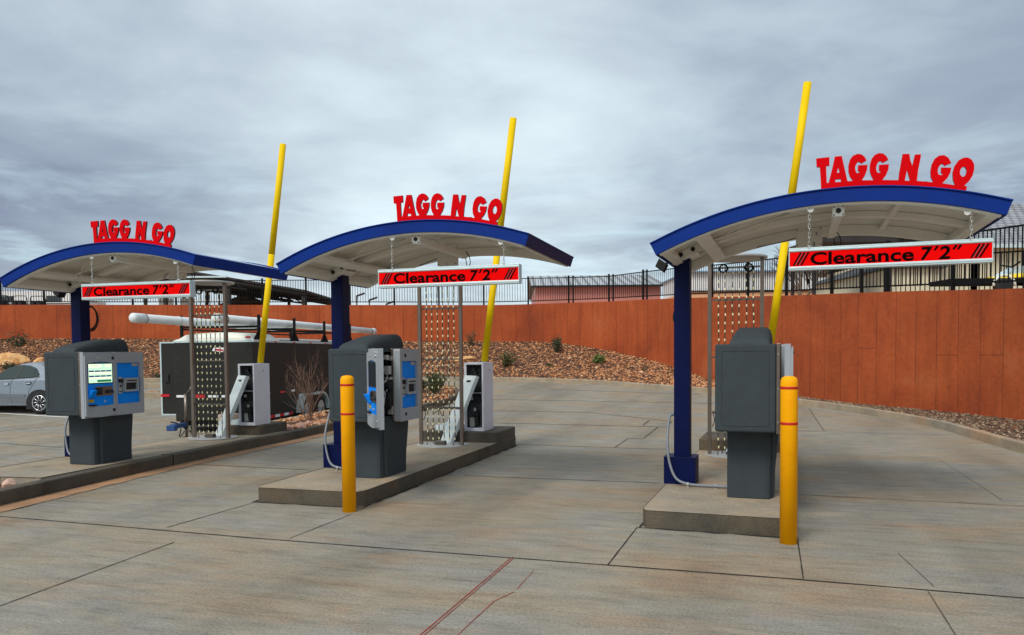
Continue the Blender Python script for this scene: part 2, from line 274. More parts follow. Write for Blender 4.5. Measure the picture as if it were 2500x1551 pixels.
# ------------------------------------------------------------------ mesh building
class MB:
    def __init__(s): s.v = []; s.f = []; s.m = []; s.sm = []; s.uv = None; s.cur = 0
    def add(s, vs, fs, smooth=False):
        o = len(s.v); s.v += [tuple(x) for x in vs]
        for f in fs: s.f.append([o+i for i in f]); s.m.append(s.cur); s.sm.append(smooth)
        return s
    def box(s, x0, x1, y0, y1, z0, z1):
        return s.add([(x0,y0,z0),(x1,y0,z0),(x1,y1,z0),(x0,y1,z0),(x0,y0,z1),(x1,y0,z1),(x1,y1,z1),(x0,y1,z1)],
              [(0,3,2,1),(4,5,6,7),(0,1,5,4),(1,2,6,5),(2,3,7,6),(3,0,4,7)])
    def hexa(s, b, t):   # bottom 4 pts, top 4 pts (ccw from above)
        return s.add(list(b)+list(t), [(0,3,2,1),(4,5,6,7),(0,1,5,4),(1,2,6,5),(2,3,7,6),(3,0,4,7)])
    def prism(s, poly, a, b, axis='y', holes=()):  # 2D outline extruded from a to b along axis
        def P(p, d): return {'y': (p[0], d, p[1]), 'x': (d, p[0], p[1]), 'z': (p[0], p[1], d)}[axis]
        loops = [list(poly)]+[list(h) for h in holes]; flat = [p for l in loops for p in l]; n = len(flat)
        tris = tessellate_polygon([[Vector((p[0], p[1], 0)) for p in l] for l in loops])
        vs = [P(p, a) for p in flat]+[P(p, b) for p in flat]; fs = []
        for t in tris: fs.append(tuple(t)); fs.append(tuple(i+n for i in reversed(t)))
        s.add(vs, fs); side = []; o = 0
        for l in loops:
            k = len(l)
            for i in range(k): j = (i+1) % k; side.append((o+i, o+j, o+j+n, o+i+n))
            o += k
        return vs, side
    def prism_full(s, poly, a, b, axis='y', holes=(), side_mat=None):
        o = len(s.v); vs, side = s.prism(poly, a, b, axis, holes); c = s.cur
        if side_mat is not None: s.cur = side_mat
        for f in side: s.f.append([o+i for i in f]); s.m.append(s.cur); s.sm.append(False)
        s.cur = c; return s
    def tube(s, pts, r, n=8, caps=True):
        pts = [Vector(p) for p in pts]; rs = r if isinstance(r, (list, tuple)) else [r]*len(pts); vs = []; fs = []; up = None
        for i, p in enumerate(pts):
            d = (pts[min(i+1, len(pts)-1)]-pts[max(i-1, 0)]).normalized()
            if up is None: up = Vector((0, 0, 1)) if abs(d.z) < .9 else Vector((1, 0, 0))
            x = d.cross(up).normalized(); y = x.cross(d).normalized(); up = y
            for k in range(n): a = 2*pi*k/n; vs.append(p+(x*cos(a)+y*sin(a))*rs[i])
        for i in range(len(pts)-1):
            for k in range(n): k2 = (k+1) % n; fs.append((i*n+k, i*n+k2, (i+1)*n+k2, (i+1)*n+k))
        s.add(vs, fs, True)
        if caps:
            o = len(s.v)-len(vs); m = len(pts)-1
            s.f.append([o+k for k in reversed(range(n))]); s.m.append(s.cur); s.sm.append(False)
            s.f.append([o+m*n+k for k in range(n)]); s.m.append(s.cur); s.sm.append(False)
        return s
    def lathe(s, prof, n=24, c=(0,0,0), axis='z', smooth=True):
        vs = []; fs = []
        for r, z in prof:
            for k in range(n):
                a = 2*pi*k/n; q = {'z': (r*cos(a), r*sin(a), z), 'y': (r*cos(a), z, -r*sin(a)), 'x': (z, r*cos(a), r*sin(a))}[axis]
                vs.append((q[0]+c[0], q[1]+c[1], q[2]+c[2]))
        for i in range(len(prof)-1):
            for k in range(n): k2 = (k+1) % n; fs.append((i*n+k, i*n+k2, (i+1)*n+k2, (i+1)*n+k))
        s.add(vs, fs, smooth); o = len(s.v)-len(vs)
        for i, rev in ((0, True), (len(prof)-1, False)):
            if prof[i][0] > 1e-6:
                l = [o+i*n+k for k in range(n)]; s.f.append(l[::-1] if rev else l); s.m.append(s.cur); s.sm.append(False)
        return s
    def shift(s, d):
        s.v = [(a-d[0], b-d[1], c-d[2]) for a, b, c in s.v]; return s
    def xf(s, M):
        s.v = [tuple(M @ Vector(p)) for p in s.v]; return s
    def build(s, name, mats, parent=None, bevel=0, seg=2, uv=None, loc=(0,0,0), angle=35):
        me = bpy.data.meshes.new(name); me.from_pydata(s.v, [], s.f)
        for m in (mats if isinstance(mats, (list, tuple)) else [mats]): me.materials.append(MATS[m])
        me.polygons.foreach_set('material_index', s.m); me.polygons.foreach_set('use_smooth', s.sm)
        if uv:
            ul = me.uv_layers.new(name='UVMap')
            for lp in me.loops: ul.data[lp.index].uv = uv[lp.vertex_index]
        me.update(); o = bpy.data.objects.new(name, me); sc.collection.objects.link(o); o.location = loc
        if parent: o.parent = parent
        if bevel:
            md = o.modifiers.new('bevel', 'BEVEL'); md.width = bevel; md.segments = seg; md.limit_method = 'ANGLE'; md.angle_limit = radians(angle); md.harden_normals = False
        return o
def tag(o, label=None, cat=None, group=None, kind=None):
    if label: o['label'] = label
    if cat: o['category'] = cat
    if group: o['group'] = group
    if kind: o['kind'] = kind
    return o
def thing(name, label, cat, loc=(0,0,0), rz=0, group=None):
    o = bpy.data.objects.new(name, None); sc.collection.objects.link(o); o.empty_display_size = .2
    o.location = loc; o.rotation_euler = (0, 0, rz); return tag(o, label, cat, group)
def dup(root, loc, rz, label=None):
    r = root.copy(); sc.collection.objects.link(r); r.location = loc; r.rotation_euler = (0, 0, rz)
    if label: r['label'] = label
    for ch in list(root.children):
        c = ch.copy(); sc.collection.objects.link(c); c.parent = r
        for g in list(ch.children):
            d = g.copy(); sc.collection.objects.link(d); d.parent = c
    return r
# ------------------------------------------------------------------ layout
POSE = {'L': (-5.888, 10.505, -.263), 'M': (-2.073, 9.242, -.298), 'R': (1.730, 7.895, -.349)}
ZI, ZP = .153, .315            # island top, plinth top
def W(k, p):
    X, Y, t = POSE[k]; z = p[2] if len(p) > 2 else 0
    return (X+p[0]*cos(t)-p[1]*sin(t), Y+p[0]*sin(t)+p[1]*cos(t), z)
def smooth(a): a = min(1, max(0, a)); return a*a*(3-2*a)
def G(x, y):
    t = min(22., max(0., y-13)); z = .04*t*t/(t+4)
    X, Y, a = POSE['L']; lx = (x-X)*cos(a)+(y-Y)*sin(a)
    return z-.3*smooth((-.14-lx)/2.5)*(1-smooth((y-20)/8))*smooth((y+4)/12)
# ------------------------------------------------------------------ ground
def frange(segs):
    r = []
    for a, b, n in segs: r += [a+(b-a)*i/n for i in range(n)]
    return r+[segs[-1][1]]
def ground():
    xs = frange([(-400, -60, 6), (-60, -20, 10), (-20, 10, 75), (10, 60, 10), (60, 400, 6)])
    ys = frange([(-300, -20, 6), (-20, 6, 20), (6, 36, 75), (36, 60, 6), (60, 400, 6)])
    m = MB(); m.add([(x, y, G(x, y)) for y in ys for x in xs], [(j*len(xs)+i, j*len(xs)+i+1, (j+1)*len(xs)+i+1, (j+1)*len(xs)+i) for j in range(len(ys)-1) for i in range(len(xs)-1)], True)
    tag(m.build('ground', 'pavement'), kind='structure')
ground()
def strip(mb, pts, wd, dz=.004, wob=.15, step=.12):
    """a thin ribbon lying on the ground"""
    pl = []
    for (a, b) in zip(pts[:-1], pts[1:]):
        n = max(1, int(math.dist(a, b)/step)); pl += [(a[0]+(b[0]-a[0])*i/n, a[1]+(b[1]-a[1])*i/n) for i in range(n)]
    pl.append(pts[-1]); vs = []
    for i, p in enumerate(pl):
        a, b = pl[max(0, i-1)], pl[min(len(pl)-1, i+1)]; d = math.dist(a, b) or 1; nx, ny = -(b[1]-a[1])/d, (b[0]-a[0])/d
        w_ = wd*.5*(1+random.uniform(-wob, wob)*2); o = random.uniform(-wob, wob)*wd*.5
        for s_ in (-1, 1):
            x, y = p[0]+nx*(o+s_*w_), p[1]+ny*(o+s_*w_); vs.append((x, y, G(x, y)+dz))
    mb.add(vs, [(2*i, 2*i+1, 2*i+3, 2*i+2) for i in range(len(pl)-1)])
def joints():
    m = MB()
    strip(m, [(-9, 8.75), (-4.84, 7.26), (-2.14, 6.30), (-.02, 5.61), (1.86, 5.01), (3.06, 4.59), (6.4, 3.4)], .017)
    for pts, w_ in (([(1.06, 6.57), (.66, 5.39)], .009), ([(2.27, 6.14), (1.9, 5.03)], .008), ([(-1.52, 7.2), (-1.83, 6.27)], .008), ([(-.38, 16.06), (3.05, 15.09)], .03)):
        strip(m, pts, w_)
    for k in 'MR': # dirty joint round the island foot, widened to paint in contact shadow
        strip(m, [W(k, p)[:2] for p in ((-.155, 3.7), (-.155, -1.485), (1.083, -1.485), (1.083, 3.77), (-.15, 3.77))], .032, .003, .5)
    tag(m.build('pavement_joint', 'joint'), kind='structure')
    m = MB()
    for pts, w_ in (([(-2.63, 7.85), (-3.03, 6.72)], .012), ([(-2.73, 6.18), (-3.1, 4.62), (-3.6, 2.6)], .012), ([(-4.52, 10.72), (-2.64, 10.04)], .02),
                    ([(-.6, 9.45), (1.69, 8.79)], .018), ([(.05, 12.7), (2.37, 11.83)], .022), ([(2.97, 8.01), (4.85, 7.3), (6.5, 6.8)], .013), ([(5.31, 14.32), (7.78, 13.42)], .016),
                    ([(7.04, 18.33), (5.74, 14.22)], .016), ([(2.56, 4.73), (2.31, 4.0), (1.9, 2.6)], .008), ([(2.83, 5.65), (2.65, 4.83)], .005), ([(2.88, 16.27), (2.62, 15.45)], .04),
                    ([(2.83, 15.06), (2.26, 13.36), (2.0, 13.38)], .03), ([(2.0, 13.38), (1.61, 12.14)], .02), ([(-.29, 18.44), (1.79, 17.93)], .05), ([(1.79, 17.93), (3.31, 16.05), (3.0, 15.09)], .03),
                    ([(-10.49, 15.81), (-8.83, 15.13)], .03), ([(-11.79, 17.77), (-10.97, 19.0)], .03), ([(4.13, 11.13), (5.82, 10.54)], .008), ([(5.82, 10.54), (4.82, 7.56)], .004), ([(1.2, 24.5), (5.4, 22.3)], .05), ([(-.9, 21.5), (5.7, 19.6)], .04)):
        strip(m, pts, w_)
    tag(m.build('hairline_joint', 'joint_pale'), kind='structure')
    m = MB(); strip(m, [(-.02, 5.61), (-.5, 4.07), (-.95, 2.6)], .007); strip(m, [(.002, 5.61), (-.478, 4.07), (-.93, 2.6)], .006); strip(m, [(.14, 5.28), (.02, 4.86)], .004); strip(m, [(.0, 4.8), (-.12, 4.62), (-.3, 4.07), (-.6, 3.0)], .005)
    tag(m.build('red_chalk_line', 'red_chalk'), kind='structure')
    m = MB(); strip(m, [(-17, 22.6), (-14.22, 21.5), (-11.4, 20.4)], .10, .005, .03)
    tag(m.build('parking_stripe', 'line_paint'), kind='structure')
joints()

# ------------------------------------------------------------------ median with the left island (kerb runs through)
def offset_poly(pl, d):
    out = []
    for i, p in enumerate(pl):
        a, b = pl[max(0, i-1)], pl[min(len(pl)-1, i+1)]; L_ = math.dist(a, b) or 1
        out.append((p[0]-(b[1]-a[1])/L_*d, p[1]+(b[0]-a[0])/L_*d))
    return out
def ribbon_solid(mb, inner, outer, zt, zb):
    """solid strip between two polylines; zt, zb functions of (x, y)"""
    n = len(inner); vs = []
    for a, b in zip(inner, outer): vs += [(a[0], a[1], zb(*a)), (a[0], a[1], zt(*a)), (b[0], b[1], zt(*b)), (b[0], b[1], zb(*b))]
    fs = []
    for i in range(n-1):
        o, q = 4*i, 4*i+4
        for k in range(4): k2 = (k+1) % 4; fs.append((o+k, q+k, q+k2, o+k2))
    fs += [(0, 1, 2, 3), (4*(n-1)+3, 4*(n-1)+2, 4*(n-1)+1, 4*(n-1))]
    mb.add(vs, fs)
def dense(pl, step=.4):
    r = []
    for a, b in zip(pl[:-1], pl[1:]):
        n = max(1, int(math.dist(a, b)/step)); r += [tuple(a[k]+(b[k]-a[k])*i/n for k in range(len(a))) for i in range(n)]
    return r+[tuple(pl[-1])]
def catmull(pl, n=4):
    r = []; P = [pl[0]]+list(pl)+[pl[-1]]
    for i in range(1, len(P)-2):
        for k in range(n):
            t = k/n; r.append(tuple(.5*(2*P[i][c]+(P[i+1][c]-P[i-1][c])*t+(2*P[i-1][c]-5*P[i][c]+4*P[i+1][c]-P[i+2][c])*t*t+(3*P[i][c]-P[i-1][c]-3*P[i+1][c]+P[i+2][c])*t**3) for c in range(len(pl[0]))))
    return r+[tuple(pl[-1])]
KR = [(1.62, -7), (1.45, -3.5), (1.39, -2.45), (1.28, -1.2), (1.19, .25), (1.13, 2.3), (1.15, 4.66), (1.2, 6.2), (1.25, 8.0)]   # kerb face, island-local
kr_w = [W('L', p)[:2] for p in catmull(KR, 5)]; kr_w += [(-2.1, 18.6), (-1.62, 20.3), (-1.45, 22.2), (-1.75, 24.2), (-2.6, 25.2)]
def median():
    top = lambda x, y: G(x, y) if False else max(G(x, y), 0)+ZI
    ztop = lambda x, y: ZI+.04*min(22., max(0., y-13))**2/(min(22., max(0., y-13))+4)
    face = dense(kr_w, .35); back = offset_poly(face, .16)
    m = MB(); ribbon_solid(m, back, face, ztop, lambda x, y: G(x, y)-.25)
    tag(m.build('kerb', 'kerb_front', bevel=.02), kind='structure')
    # kerb casting joints
    m = MB()
    for ly in (.37, 3.69):
        for lx in (1.0, 1.0):
            pass
        x1 = 1.19 if ly < 1 else 1.135
        m.box(x1-.19, x1+.003, ly-.006, ly+.006, .0, ZI+.003)
    m.v = [W('L', p) for p in m.v]; tag(m.build('kerb_joint', 'joint'), kind='structure')
    # walk slab behind the kerb up to the plinth, with a planter notch at the near end
    sl = [(1.03, -1.62), (1.0, 2.3), (.985, 3.62), (-.15, 3.62), (-.15, -1.5), (-.4, -3.4), (.5, -1.66)]
    m = MB(); m.prism_full([W('L', p)[:2] for p in sl], -.4, ZI-.004, 'z'); tag(m.build('pavement', 'kerb', bevel=.01), kind='structure')
    # gutter dirt along the kerb foot
    m = MB(); pts = dense(kr_w[:34], .3); inn = offset_poly(pts, -.005); out = offset_poly(pts, -.30); vs = []
    for a, b in zip(inn, out):
        k = random.uniform(.75, 1.05); b = (a[0]+(b[0]-a[0])*k, a[1]+(b[1]-a[1])*k); vs += [(a[0], a[1], G(*a)+.006), (b[0], b[1], G(*b)+.005)]
    m.add(vs, [(2*i, 2*i+1, 2*i+3, 2*i+2) for i in range(len(pts)-1)]); tag(m.build('gutter', 'gutter_dirt'), kind='structure')
    m = MB(); strip(m, offset_poly(pts, -.30), .012, .008); tag(m.build('gutter_joint', 'joint_pale'), kind='structure')
    # planter soil beyond the plinth and at the near notch
    a = [p for p in dense(kr_w, .35) if p[1] > 14.0]; rt = offset_poly(a, .15); X, Y, t = POSE['L']
    lf = []
    for i, p in enumerate(rt):
        lf.append((p[0]-1.1-(1.6 if p[1] > 21 else 0)*smooth((p[1]-21)/2), p[1]+.3))
    vs = []
    for p, q in zip(rt, lf): vs += [(p[0], p[1], ztop(*p)-.05), ((p[0]+q[0])/2, (p[1]+q[1])/2, ztop(*p)+.03), (q[0], q[1], ztop(*q)-.05)]
    m = MB(); m.add(vs, [(3*i+k, 3*i+k+1, 3*i+k+4, 3*i+k+3) for i in range(len(rt)-1) for k in (0, 1)], True)
    tag(m.build('planter_soil', 'gravel_base'), kind='structure')
    m = MB(); ribbon_solid(m, offset_poly(lf, .15), lf, ztop, lambda x, y: G(x, y)-.25); tag(m.build('kerb', 'kerb', bevel=.015), kind='structure')
    m = MB(); m.prism_full([W('L', p)[:2] for p in [(1.22, -3.4), (1.03, -1.62), (.5, -1.66), (-.3, -3.3), (-.5, -7), (1.4, -7)]], -.4, ZI-.09, 'z'); tag(m.build('planter_soil', 'gravel_base'), kind='structure')
    return rt, lf, ztop
med_r, med_l, ztop = median()
def plinth(k, x0, x1, y0, y1):
    m = MB(); m.box(x0, x1, y0, y1, 0 if k == 'L' else ZI-.05, ZP); m.v = [W(k, p) for p in m.v]
    return m
def island(k, label):
    t = thing('traffic_island', label, 'island', W(k, (.46, 0, 0)), POSE[k][2], 'raised concrete islands between the lanes')
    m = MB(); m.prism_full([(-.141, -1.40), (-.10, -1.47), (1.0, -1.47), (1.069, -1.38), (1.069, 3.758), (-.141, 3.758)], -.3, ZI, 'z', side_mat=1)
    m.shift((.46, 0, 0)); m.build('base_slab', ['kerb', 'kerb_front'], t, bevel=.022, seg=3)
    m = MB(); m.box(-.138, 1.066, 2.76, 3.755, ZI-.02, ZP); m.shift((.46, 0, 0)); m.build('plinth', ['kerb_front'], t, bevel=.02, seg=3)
    return t
island('M', 'grey concrete island with rounded kerb edge under the middle canopy')
island('R', 'grey concrete island under the rightmost and nearest canopy')
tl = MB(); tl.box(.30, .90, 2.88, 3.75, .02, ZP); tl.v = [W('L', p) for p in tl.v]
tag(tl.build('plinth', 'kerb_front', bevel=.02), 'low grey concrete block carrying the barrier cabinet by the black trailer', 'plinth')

# ------------------------------------------------------------------ gravel bank, far kerb, retaining wall, fence
ST = [ # kerb x, y | wall x, y, z base, z top, z fence top
 (-60, 33, -60, 37, 2.6, 3.95, 5.05), (-38, 30.8, -40, 34.8, 2.45, 3.85, 4.95), (-22, 29.8, -22.4, 34, 2.34, 3.81, 4.87), (-16, 29.5, -16.33, 34, 2.29, 3.76, 4.84), (-7, 29, -6.94, 33.5, 2.09, 3.64, 4.76),
 (-2.5, 28.5, -2.12, 33.3, 2.04, 3.58, 4.73), (-.66, 28.18, -.31, 33, 2.0, 3.555, 4.7), (.8, 27.6, 1.1, 32.5, 1.98, 3.55, 4.66), (1.9, 27, 2.43, 31.5, 1.83, 3.52, 4.58), (3.0, 26.1, 3.81, 30.3, 1.56, 3.48, 4.5),
 (4.38, 24.35, 5.19, 28, 1.16, 3.40, 4.48), (5.78, 22.57, 6.53, 25, .57, 3.24, 4.31), (6.75, 20, 7.52, 21.6, .3, 3.03, 4.12), (7.55, 17.8, 8.15, 19.2, .22, 2.90, 4.02), (7.94, 15.7, 8.7, 17.2, .21, 2.79, 3.91),
 (7.95, 14.3, 9.05, 15.4, .21, 2.67, 3.85), (7.75, 13.18, 9.2, 13.9, .21, 2.58, 3.75), (7.29, 11, 9.35, 12, .2, 2.5, 3.64), (6.9, 8, 9.5, 9, .2, 2.42, 3.5), (6.7, 3, 9.6, 4, .2, 2.4, 3.5), (6.7, -8, 9.7, -8, .2, 2.4, 3.5)]
SS = catmull(ST, 6)
kerbp = [(s[0], s[1]) for s in SS]; wallp = [(s[2], s[3]) for s in SS]
def bank_z(i, f):  # along station i, fraction f from kerb to wall
    s = SS[i]; z0 = G(s[0], s[1])+.12; return z0+(s[4]-z0)*(f**1.15 if s[4] > .6 else f)
def bank_pt(u, f):
    i = int(u); t = u-i; i2 = min(i+1, len(SS)-1); a, b = SS[i], SS[i2]
    x = (a[0]+(b[0]-a[0])*t)*(1-f)+(a[2]+(b[2]-a[2])*t)*f; y = (a[1]+(b[1]-a[1])*t)*(1-f)+(a[3]+(b[3]-a[3])*t)*f
    z = bank_z(i, f)*(1-t)+bank_z(i2, f)*t; return x, y, z+.05*sin(x*1.7+y)*sin(y*1.3)*min(1, 4*f*(1-f)+.0)*(1 if a[4] > .6 else .2)
def bank():
    nf = 10; m = MB(); vs = [bank_pt(i, j/nf) for i in range(len(SS)) for j in range(nf+1)]
    m.add(vs, [(i*(nf+1)+j, (i+1)*(nf+1)+j, (i+1)*(nf+1)+j+1, i*(nf+1)+j+1) for i in range(len(SS)-1) for j in range(nf)], True)
    tag(m.build('gravel_bank', 'gravel_base'), kind='structure')
    inn = offset_poly(kerbp, -.15) if False else [(k[0]+(w_[0]-k[0])*.15/max(.3, math.dist(k, w_)), k[1]+(w_[1]-k[1])*.15/max(.3, math.dist(k, w_))) for k, w_ in zip(kerbp, wallp)]
    m = MB(); ribbon_solid(m, kerbp, inn, lambda x, y: G(x, y)+.155, lambda x, y: G(x, y)-.2)
    tag(m.build('kerb', 'kerb', bevel=.02), kind='structure')
bank()
def stone_mesh(pts, sizes, name, material, label=None, cat='gravel', flat=.6, kind='stuff'):
    base = [(1, 0, 0), (-1, 0, 0), (0, 1, 0), (0, -1, 0), (0, 0, 1), (0, 0, -1)]
    fc = [(0, 2, 4), (2, 1, 4), (1, 3, 4), (3, 0, 4), (2, 0, 5), (1, 2, 5), (3, 1, 5), (0, 3, 5)]
    m = MB()
    for (x, y, z), s in zip(pts, sizes):
        a = random.uniform(0, pi); ca, sa = cos(a), sin(a); k = random.uniform(.55, .8); tx = random.uniform(-.5, .5); vs = []
        for bx, by, bz in base:
            j = random.uniform(.75, 1.2); px, py, pz = bx*s*j, by*s*k*j, bz*s*flat*j+tx*bx*s*.5
            vs.append((x+px*ca-py*sa, y+px*sa+py*ca, z+pz))
        m.add(vs, fc)
    o = m.build(name, material); tag(o, label, cat, kind=kind); return o
def gravel():
    ptsA, szA, ptsB, szB = [], [], [], []
    n = len(SS)-1
    for i in range(n):
        a, b = SS[i], SS[i+1]; ln = math.dist(a[2:4], b[2:4]); wd = math.dist(a[0:2], a[2:4])
        x = a[2]
        if x < -25 or a[1] < 8.5: continue
        near = a[3] < 22
        dens = 130 if near else 75
        cnt = int(ln*wd*dens)
        if cnt > 3600: cnt = 3600
        for _ in range(cnt):
            u, f = i+random.random(), random.uniform(.03, .995); p = bank_pt(min(u, n-.001), f)
            s = random.uniform(.018, .042) if near else random.uniform(.03, .07)
            if random.random() < .03: s *= 1.6
            (ptsB if near else ptsA).append(p); (szB if near else szA).append(s)
    stone_mesh(ptsA, szA, 'gravel', 'gravel_stone', 'tan and rust landscaping gravel on the bank below the far wall')
    stone_mesh(ptsB, szB, 'gravel', 'gravel_grey', 'brown grey gravel strip between the curving kerb and near wall')
    p, s = [], []
    for _ in range(1500):
        i = random.randrange(len(med_r)-1); f = random.random(); a, b = med_r[i], med_l[i]; x, y = a[0]+(b[0]-a[0])*f+random.uniform(-.15, .15), a[1]+(b[1]-a[1])*f+random.uniform(-.15, .15)
        p.append((x, y, ztop(x, y)+.0)); s.append(random.uniform(.03, .06))
    stone_mesh(p, s, 'gravel', 'gravel_stone', 'small rust coloured gravel in the planter behind the left island')
gravel()
ARC = [0.]
for a, b in zip(wallp[:-1], wallp[1:]): ARC.append(ARC[-1]+math.dist(a, b))
def upper():
    # earth on the high side of the wall, out to the horizon
    out = offset_poly(wallp, .3); rows = []; c0 = (-20, 5)
    for s_, o in zip(SS, out):
        r = [(o[0], o[1], s_[5]-.12)]
        d = (o[0]-c0[0], o[1]-c0[1]); q = math.hypot(*d)
        for k, dist in enumerate((6, 25, 90, 600)): r.append((o[0]+d[0]/q*dist, o[1]+d[1]/q*dist, s_[5]-.12+(3.3-s_[5])*min(1, (k+1)/3)))
        rows.append(r)
    m = MB(); m.add([p for r in rows for p in r], [(i*5+j, i*5+j+1, (i+1)*5+j+1, (i+1)*5+j) for i in range(len(rows)-1) for j in range(4)], True)
    tag(m.build('terrain', 'upper_dirt'), kind='structure')
upper()
def wall():
    m = MB(); out = offset_poly(wallp, .28); uv = []; vs = []; nv = 4
    for i, (s_, o) in enumerate(zip(SS, out)):
        p = (s_[2], s_[3])
        for k in range(nv+1): z = -.3+(s_[5]+.3)*k/nv; vs.append((p[0], p[1], z)); uv.append((ARC[i], z))
        vs.append((o[0], o[1], s_[5])); uv.append((ARC[i], s_[5]+.28)); vs.append((o[0], o[1], -.3)); uv.append((ARC[i], s_[5]+4))
    c = nv+3; fs = [(i*c+k, (i+1)*c+k, (i+1)*c+k+1, i*c+k+1) for i in range(len(SS)-1) for k in range(c-1)]
    m.add(vs, fs); o = m.build('retaining_wall', 'wall_terracotta', uv=uv)
    tag(o, 'long curving terracotta coloured concrete wall behind the gravel bank', 'wall')
wall()
def fence():
    top = thing('fence', 'black metal picket fence standing along the top of the terracotta wall', 'fence', (0, 30, 3.5))
    out = offset_poly(wallp, .13)
    def at(d):
        i = max(j for j in range(len(ARC)) if ARC[j] <= d) if d > 0 else 0
        i = min(i, len(ARC)-2); t = (d-ARC[i])/(ARC[i+1]-ARC[i]); q = [a+(b-a)*t for a, b in zip(out[i]+(SS[i][5], SS[i][6]), out[i+1]+(SS[i+1][5], SS[i+1][6]))]
        return q
    d0 = min(ARC[j] for j in range(len(ARC)) if wallp[j][0] > -24); d1 = max(ARC[j] for j in range(len(ARC)) if wallp[j][1] > 10)
    n = int((d1-d0)/1.93); np_ = 0
    O = Vector((0, 30, 3.5))
    for b in range(n):
        a0, a1 = d0+b*1.93, d0+(b+1)*1.93; q0, q1 = at(a0), at(a1)
        m = MB(); m.box(q0[0]-.035, q0[0]+.035, q0[1]-.035, q0[1]+.035, q0[2]-.02, q0[3]+.04); m.box(q0[0]-.04, q0[0]+.04, q0[1]-.04, q0[1]+.04, q0[3]+.04, q0[3]+.055)
        m.shift(O); m.build('post', 'fence_black', top)
        if 1.5 < q0[0] < 5.5:
            m = MB(); e = at(a0+.22); m.box(e[0]-.03, e[0]+.03, e[1]-.03, e[1]+.03, e[2]-.02, e[3]+.04); m.shift(O); m.build('post', 'fence_black', top)
        m = MB()
        for hh in (0, 1):
            za, zb = (q0[3]-.03, q1[3]-.03) if hh else (q0[2]+.14, q1[2]+.14)
            dx, dy = q1[0]-q0[0], q1[1]-q0[1]; l = math.hypot(dx, dy); nx, ny = -dy/l*.017, dx/l*.017
            m.hexa([(q0[0]-nx, q0[1]-ny, za-.017), (q1[0]-nx, q1[1]-ny, zb-.017), (q1[0]+nx, q1[1]+ny, zb-.017), (q0[0]+nx, q0[1]+ny, za-.017)],
                   [(q0[0]-nx, q0[1]-ny, za+.017), (q1[0]-nx, q1[1]-ny, zb+.017), (q1[0]+nx, q1[1]+ny, zb+.017), (q0[0]+nx, q0[1]+ny, za+.017)])
        for k in range(1, 17):
            q = at(a0+k*1.93/17); m.box(q[0]-.0085, q[0]+.0085, q[1]-.0085, q[1]+.0085, q[2]+.11, q[3]-.04)
        m.shift(O); m.build('picket_panel', 'fence_black', top)
fence()
# ------------------------------------------------------------------ canopies
RC, XC, ZC = 3.7, 1.47, 2.833-3.7
A0, A1 = -math.asin((1.47+.143)/3.7), math.asin((2.657-1.47)/3.7)
def arcp(a, r): return (XC+r*sin(a), ZC+r*cos(a))
def ax(x, r=3.7): return math.asin((x-XC)/r)
def arc_band(mb, r0, r1, y0, y1, a0=A0, a1=A1, n=36, smoothf=False):
    vs = []
    for i in range(n+1):
        a = a0+(a1-a0)*i/n
        for r, y in ((r0, y0), (r1, y0), (r1, y1), (r0, y1)): x, z = arcp(a, r); vs.append((x, y, z))
    fs = [(4*i+k, 4*i+4+k, 4*i+4+(k+1) % 4, 4*i+(k+1) % 4) for i in range(n) for k in range(4)]+[(0, 1, 2, 3), (4*n+3, 4*n+2, 4*n+1, 4*n)]
    mb.add(vs, fs); return mb
def rad_box(mb, a0, a1, r0, r1, y0, y1):  # box laid along the arc
    return arc_band(mb, r0, r1, y0, y1, a0, a1, 3)
GRP = 'curved canopies over the three lanes'
